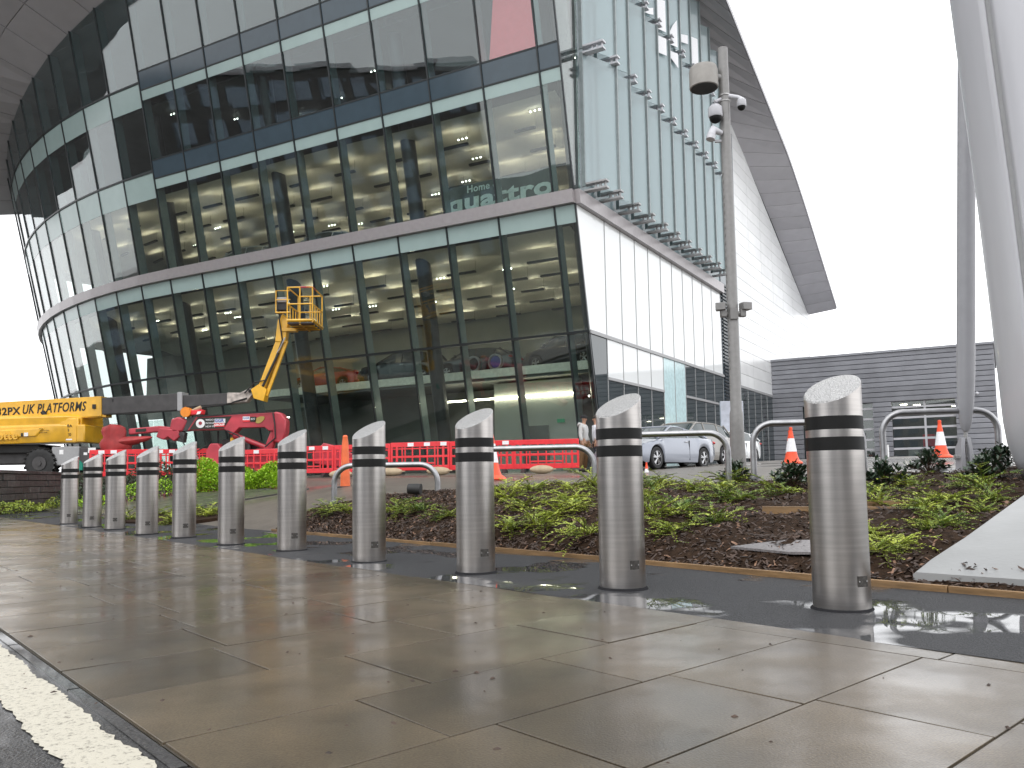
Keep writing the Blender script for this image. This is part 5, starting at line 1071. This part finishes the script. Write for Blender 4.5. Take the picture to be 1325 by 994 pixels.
mb = MB(); mb.tube([(-9.6, 31.78, 4.3), (-9.0, 31.78, 5.6)], .05, 8); mb.build('cylinder_ram', M_BLACK, bl)
mb = MB(); mb.tube([(-9.05, 31.78, 5.6), (-8.75, 31.8, 6.2)], .03, 8); mb.build('ram_rod', M_STEELTOP, bl)
mb = MB(); mb.prism([(-9.15, 31.8, 6.05), (-8.75, 31.8, 6.0), (-8.62, 31.8, 6.9), (-8.85, 31.8, 7.15), (-9.05, 31.8, 6.9)], (0, .4, 0)); mb.build('basket_head', M_YELLOW, bl, bevel=.03)
bxy('basket_arm', M_YELLOW, (-8.6, 31.9, 6.5), (.6, .3, .14), bev=.02); bxy('control_box', M_GREYPAINT, (-8.8, 31.6, 7.62), (.36, .25, .2), bev=.02); bxy('control_box', M_BLACK, (-8.8, 31.65, 7.36), (.38, .28, .28), bev=.02)
bx0, bx1, by0, by1, bz0, bz1 = -8.45, -7.5, 31.0, 32.6, 6.62, 7.98
bxy('basket_floor', M_BOOMGREY, ((bx0+bx1)/2, (by0+by1)/2, bz0), (bx1-bx0, by1-by0, .05), bev=0); bxy('floor_mesh', pm('brown_basket_underside', (.12, .065, .03), .6), ((bx0+bx1)/2, (by0+by1)/2, bz0-.035), (bx1-bx0-.1, by1-by0-.1, .02), bev=0)
mb = MB()
for k in range(1, 4): mb.box(((bx0+bx1)/2, by0+(by1-by0)*k/4, bz0-.06), (bx1-bx0, .04, .04))
mb.box(((bx0+bx1)/2, (by0+by1)/2, bz0-.06), (.04, by1-by0, .04)); mb.build('floor_beam', M_YELLOW, bl)
for a_, b_ in (((bx0, by0), (bx1, by0)), ((bx0, by1), (bx1, by1)), ((bx0, by0), (bx0, by1)), ((bx1, by0), (bx1, by1))):
    mb = MB()
    for z in (bz0+.09, bz0+.72, bz1): mb.tube([(*a_, z), (*b_, z)], .03 if z > bz0+.1 else .06, 8)
    mb.build('basket_rail', M_YELLOW, bl)
mb = MB()
for x in (bx0, (bx0+bx1)/2, bx1):
    for y in (by0, by1): mb.tube([(x, y, bz0), (x, y, bz1)], .027, 8)
for f in (.25, .5, .75):
    for x in (bx0, bx1): mb.tube([(x, by0+(by1-by0)*f, bz0), (x, by0+(by1-by0)*f, bz0+.72)], .022, 8)
mb.build('basket_post', M_YELLOW, bl)
mb = MB(); mb.tube([(bx1-.45, by0, bz1), (bx1, by0, bz1), (bx1, by0+.5, bz1)], .037, 8); mb.build('red_tape', M_CRANE, bl)
mb = MB(); mb.tube([(-9.0, 31.4, 7.1), (-9.0, 31.4, 7.95), (-8.45, 31.4, 7.95)], .025, 8); mb.tube([(-9.0, 31.4, 7.1), (-8.45, 31.4, 7.1)], .035, 8); mb.tube([(-9.0, 31.4, 7.6), (-8.45, 31.4, 7.6)], .02, 8); mb.build('control_rail', M_YELLOW, bl)
mb = MB()
mb.tube([(-16.2, 32.75, 3.42), (-14.8, 32.55, 3.40), (-13.1, 32.3, 3.50), (-11.2, 31.95, 3.62), (-10.2, 31.75, 3.85)], .035, 6)
mb.tube([(-10.3, 31.76, 4.05), (-9.9, 31.7, 4.45), (-9.45, 31.74, 4.55), (-9.15, 31.78, 5.3), (-8.85, 31.78, 6.1), (-8.95, 31.7, 6.9), (-8.8, 31.6, 7.25)], .028, 6); mb.build('hydraulic_hose', M_BLACK, bl)
mb = MB()
for k in range(7): mb.tube([(-15.8+.9*k, 32.66-.1*k, 3.9), (-15.8+.9*k, 32.66-.1*k, 4.0)], .03, 6)
mb.build('hose_guide', M_BLACK, bl)['kind'] = 'stuff'
# ------------------------------------------------------------------ red spider crane
cx_ = thing('spider_crane', 'folded red mini crane with black sign panels behind the red barriers', 'crane', (-9.2, 28, .8), world=True)
def cb(name, mat, poly, y0, y1, bev=.02, par=cx_): 
    mb = MB(); mb.prism([(x, y0, z) for x, z in poly], (0, y1-y0, 0)); return mb.build(name, mat, par, bevel=bev, org=cx_['org'])
cb('crane_boom', M_CRANE, [(-10.95, 2.40), (-9.7, 2.42), (-9.45, 2.22), (-9.2, 2.47), (-8.35, 2.47), (-8.2, 2.35), (-7.85, 2.35), (-7.85, 2.97), (-10.65, 2.87)], 27.85, 28.25)
cb('boom_elbow', M_CRANE, [(-8.1, 2.0), (-7.75, 1.9), (-7.62, 2.3), (-7.6, 2.7), (-7.78, 2.95), (-8.0, 3.0), (-8.05, 2.5)], 27.8, 28.3, .05)
cb('derrick_link', M_CRANE, [(-8.15, 2.35), (-7.95, 2.3), (-8.1, 1.75), (-8.4, 1.7)], 27.9, 28.2, .03)
mb = MB(); mb.tube([(-9.35, 28, 2.2), (-8.35, 28, 1.8)], .085, 12); mb.tube([(-9.42, 28, 2.23), (-9.3, 28, 2.18)], .11, 12); mb.build('boom_ram', M_CRANE, cx_)
cb('sign_panel', M_TEXTK, [(-10.87, 2.43), (-9.72, 2.45), (-9.45, 2.86), (-10.6, 2.82)], 27.835, 27.85, 0)
mb = MB(); mb.tube([(-10.5, 27.83, 2.63), (-10.5, 27.845, 2.63)], .15, 20); mb.build('round_emblem', M_WHITE, cx_); mb = MB(); mb.tube([(-10.5, 27.82, 2.64), (-10.5, 27.845, 2.64)], .06, 12); mb.build('round_emblem', M_CRANE, cx_)
bx_ = lambda n, m, x, z, w, h: cb(n, m, [(x, z), (x+w, z), (x+w, z+h), (x, z+h)], 27.822, 27.84, 0)
bx_('sign_plate', M_WHITE, -10.02, 2.64, .36, .14); bx_('sign_plate', M_RED, -10.04, 2.51, .36, .12); bx_('sign_plate', M_WHITE, -9.07, 2.72, .23, .12); bx_('sign_plate', M_RED, -9.07, 2.66, .23, .06); bx_('sign_plate', M_TEXTK, -8.82, 2.66, .2, .17)
F_ = lambda x, z: frame((x, 27.815, z), (1, 0, .02), (0, 0, 1))
text('GGR', .14, pm('blue_print', (.03, .08, .35), .5), F_(-10.01, 2.71), 'lettering', cx_, bold=.004); text('GROUP', .1, M_TEXTW, F_(-10.03, 2.57), 'lettering', cx_, bold=.003); text('GGR', .1, pm('blue_print', (.03, .08, .35), .5), F_(-9.06, 2.78), 'lettering', cx_); text('B25', .09, M_TEXTW, F_(-8.8, 2.745), 'lettering', cx_)
for k in range(3): text(['WEDO', 'PICKUP', 'NEW PL'][k], .085, M_TEXTW, F_(-10.32, 2.74-.11*k), 'lettering', cx_)
mb = MB(); mb.loft([[(-8.5+.16*cos(a_)*(1+.2*sin(a_)), y, 2.72+.11*sin(a_)+.05*cos(a_)) for a_ in [2*pi*k/16 for k in range(16)]] for y in (27.822, 27.84)]); mb.build('oval_sticker', pm('ochre_sticker', (.35, .25, .06), .5), cx_)
cb('crane_body', M_CRANE, [(-10.3, .95), (-7.6, .95), (-7.6, 1.75), (-8.6, 1.75), (-8.9, 1.55), (-9.6, 1.55), (-9.9, 1.95), (-10.15, 1.95), (-10.3, 1.7)], 27.8, 28.9, .03)
cb('engine_cover', M_BLACK, [(-9.9, 1.5), (-8.7, 1.5), (-8.7, 2.05), (-9.2, 2.15), (-9.9, 2.1)], 28.2, 29, .04); cb('tracks', M_BLACK, [(-10.2, .82), (-8, .82), (-7.8, 1.1), (-10.4, 1.1)], 27.9, 29, .05)
mb = MB()
for x in (-10.1, -9.7): mb.tube([(x, 28.4, 1.6), (x, 28.4, 2.4)], .03, 6)
mb.tube([(-8.3, 27.78, 1.8), (-7.95, 27.76, 2.1), (-7.98, 27.78, 2.6), (-8.05, 27.8, 2.95)], .025, 6); mb.tube([(-9.6, 27.8, 2.38), (-9.2, 27.75, 2.2), (-8.9, 27.78, 1.9), (-8.95, 27.8, 1.6)], .025, 6); mb.tube([(-10.6, 27.8, 2.86), (-9.6, 27.8, 2.91), (-8.1, 27.8, 2.98)], .02, 6)
mb.tube([(-11.2, 27.8, 2.3), (-11.0, 27.78, 1.9), (-10.6, 27.8, 1.7), (-10.2, 27.8, 1.9)], .022, 6); mb.build('hydraulic_hose', M_BLACK, cx_)
for k, (x_, z_) in enumerate(((-10.9, 1.5), (-10.95, 1.45), (-9.55, 1.75), (-9.0, 1.7))): cb('engine_part', [M_STEELTOP, M_GREYPAINT, M_YELLOW, M_BOOMGREY][k], [(x_, z_), (x_+.12, z_), (x_+.12, z_+.4), (x_, z_+.4)], 28.0, 28.15, .02)
cb('stacked_boom_section', M_CRANE, [(-11.45, 2.35), (-11.1, 2.38), (-10.95, 2.75), (-11.25, 2.88), (-11.5, 2.8), (-11.55, 2.5)], 27.85, 28.2, .05); cb('boom_sleeve', M_BOOMGREY, [(-11.15, 2.37), (-10.85, 2.4), (-10.65, 2.86), (-10.98, 2.86)], 27.88, 28.2, .02)
cb('jib_arm', M_CRANE, [(-12.95, 2.3), (-11.9, 2.38), (-11.5, 2.3), (-11.3, 2.5), (-11.9, 2.58), (-12.95, 2.5)], 27.9, 28.15, .03); cb('arm_label', M_TEXTK, [(-12.7, 2.38), (-12.35, 2.4), (-12.35, 2.5), (-12.7, 2.48)], 27.88, 27.9, 0)
cb('knuckle_bracket', M_CRANE, [(-12.0, 2.2), (-11.75, 2.1), (-11.6, 2.2), (-11.4, 2.05), (-11.2, 2.2), (-11.25, 2.45), (-11.9, 2.5)], 27.85, 28.2, .03); cb('winch_block', M_BOOMGREY, [(-11.3, 2.05), (-11.1, 2.0), (-11.05, 2.35), (-11.25, 2.4)], 27.9, 28.2, .03)
mb = MB(); mb.tube([(-10.98, 27.75, 3.02), (-10.98, 28.0, 3.02)], .17, 18); mb.build('orange_beacon', pm('orange_beacon', (.8, .25, .02), .3), cx_); cb('control_block', M_RED, [(-10.85, 2.92), (-10.45, 2.95), (-10.42, 3.1), (-10.85, 3.08)], 27.8, 28.1, .02); cb('strap', M_WHITE, [(-10.62, 2.93), (-10.5, 2.95), (-10.46, 3.04), (-10.58, 3.03)], 27.78, 27.8, 0)
mb = MB(); mb.tube([(-11.15, 28, 2.85), (-10.9, 28, 3.05), (-10.55, 28, 3.2)], [.04, .05, .06], 8); mb.build('tan_hose', M_SANDBAG, cx_)
tag(MB().loft([[(-13.4+rx*cos(a_)*(1+.13*sin(3*a_+z*4)), 27.9+.32*sin(a_)*(1+.1*cos(4*a_)), z) for a_ in [2*pi*k/20 for k in range(20)]] for z, rx in ((1.72, .3), (1.82, .5), (2.0, .52), (2.12, .42), (2.2, .34), (2.4, .40), (2.55, .36), (2.64, .12))]).build('hook_cover', M_BAG, org=(-13.4, 27.9, 1.7)), 'bulky dark red fabric cover hanging round the crane hook at the left', 'cover')
tag(MB().loft([[(x, 27.9+.2*cos(a_)*k, z+.14*sin(a_)*k) for a_ in [2*pi*i/12 for i in range(12)]] for x, z, k in ((-13.2, 2.05, 1.3), (-12.7, 2.1, 1), (-12.3, 2.16, .55), (-12.15, 2.2, .15))]).build('cover_tail', M_BAG, org=(-12.7, 27.9, 2.1)), 'tapering tail of the dark red hook cover pointing right', 'cover')
for i, (x, lab) in enumerate(((-7.0, 'low folded red outrigger leg right of the crane, above the leftmost hoop'),)):
    mb = MB(); mb.prism([(-6.7, 27.6, 1.5), (-6.3, 27.6, 1.9), (-5.9, 27.6, 1.8), (-4.6, 27.6, 1.15), (-4.8, 27.6, .95), (-6.6, 27.6, 1.2)], (0, .3, 0)); tag(mb.build('outrigger_leg', M_CRANE, bevel=.03, org=(-5.7, 27.6, .9)), lab, 'crane leg')
# tiny green site sign on the yard
mb = MB(); mb.prism([(-15.35, 29.0, 1.15), (-15.05, 29.0, 1.15), (-15.05, 29.0, 1.38), (-15.2, 29.0, 1.52), (-15.35, 29.0, 1.38)], (0, .05, 0)); tag(mb.build('green_sign', pm('sign_green', (.0, .22, .15), .5), org=(-15.2, 29, 1.1)), 'small green house shaped sign between the two leftmost bollards', 'sign')
# ------------------------------------------------------------------ what stands across the road (seen mirrored in the glass)
M_ENV = pm('dark_brick', (.10, .09, .088), .7, var=.2, scale=.5); M_ENVL = pm('pale_render', (.38, .38, .40), .7, var=.1, scale=.3); M_ENVG = pm('painted_bright_window', (.22, .27, .34), .25)  # pale bluish window colour stands in for the brightness of lit panes
def block(name, label, x, y, w, d, h, rz, mat, nf, nw):
    t = thing(name, label, 'building', (x, y, -.1), rz); mb = MB(); mb.box((0, 0, h/2), (w, d, h)); mb.build('wall', mat, t, smooth=False); MB().box((0, 0, h+.2), (w+.6, d+.6, .5)).build('roof', M_SOFFIT, t, smooth=False)
    src = None
    for f in range(nf):
        for k in range(nw):
            for s in (-1, 1):
                p = (-w/2+w*(k+.5)/nw, s*(d/2+.02), 2+(h-2.5)*(f+.5)/nf)
                if src is None: src = MB().box((0, 0, 0), (w/nw*.6, .1, (h-2.5)/nf*.62)).build('window', M_ENVG, t, smooth=False); o = src
                else: o = src.copy(); COL.objects.link(o)
                o.location = p
    return t
block('hotel', 'dark brick hotel block across the road, mirrored in the glass front', -65, 13, 46, 16, 26, radians(68), M_ENV, 8, 12)
block('office_block', 'pale office block across the road behind the camera', -30, -52, 40, 14, 13, radians(12), M_ENVL, 4, 10)
block('terrace', 'low dark brick terrace across the road behind the camera', 24, -44, 50, 12, 9, radians(-8), M_ENV, 3, 12)
block('depot', 'dark depot building far to the left of the road', -96, 46, 40, 18, 12, radians(75), M_ENV, 3, 8)
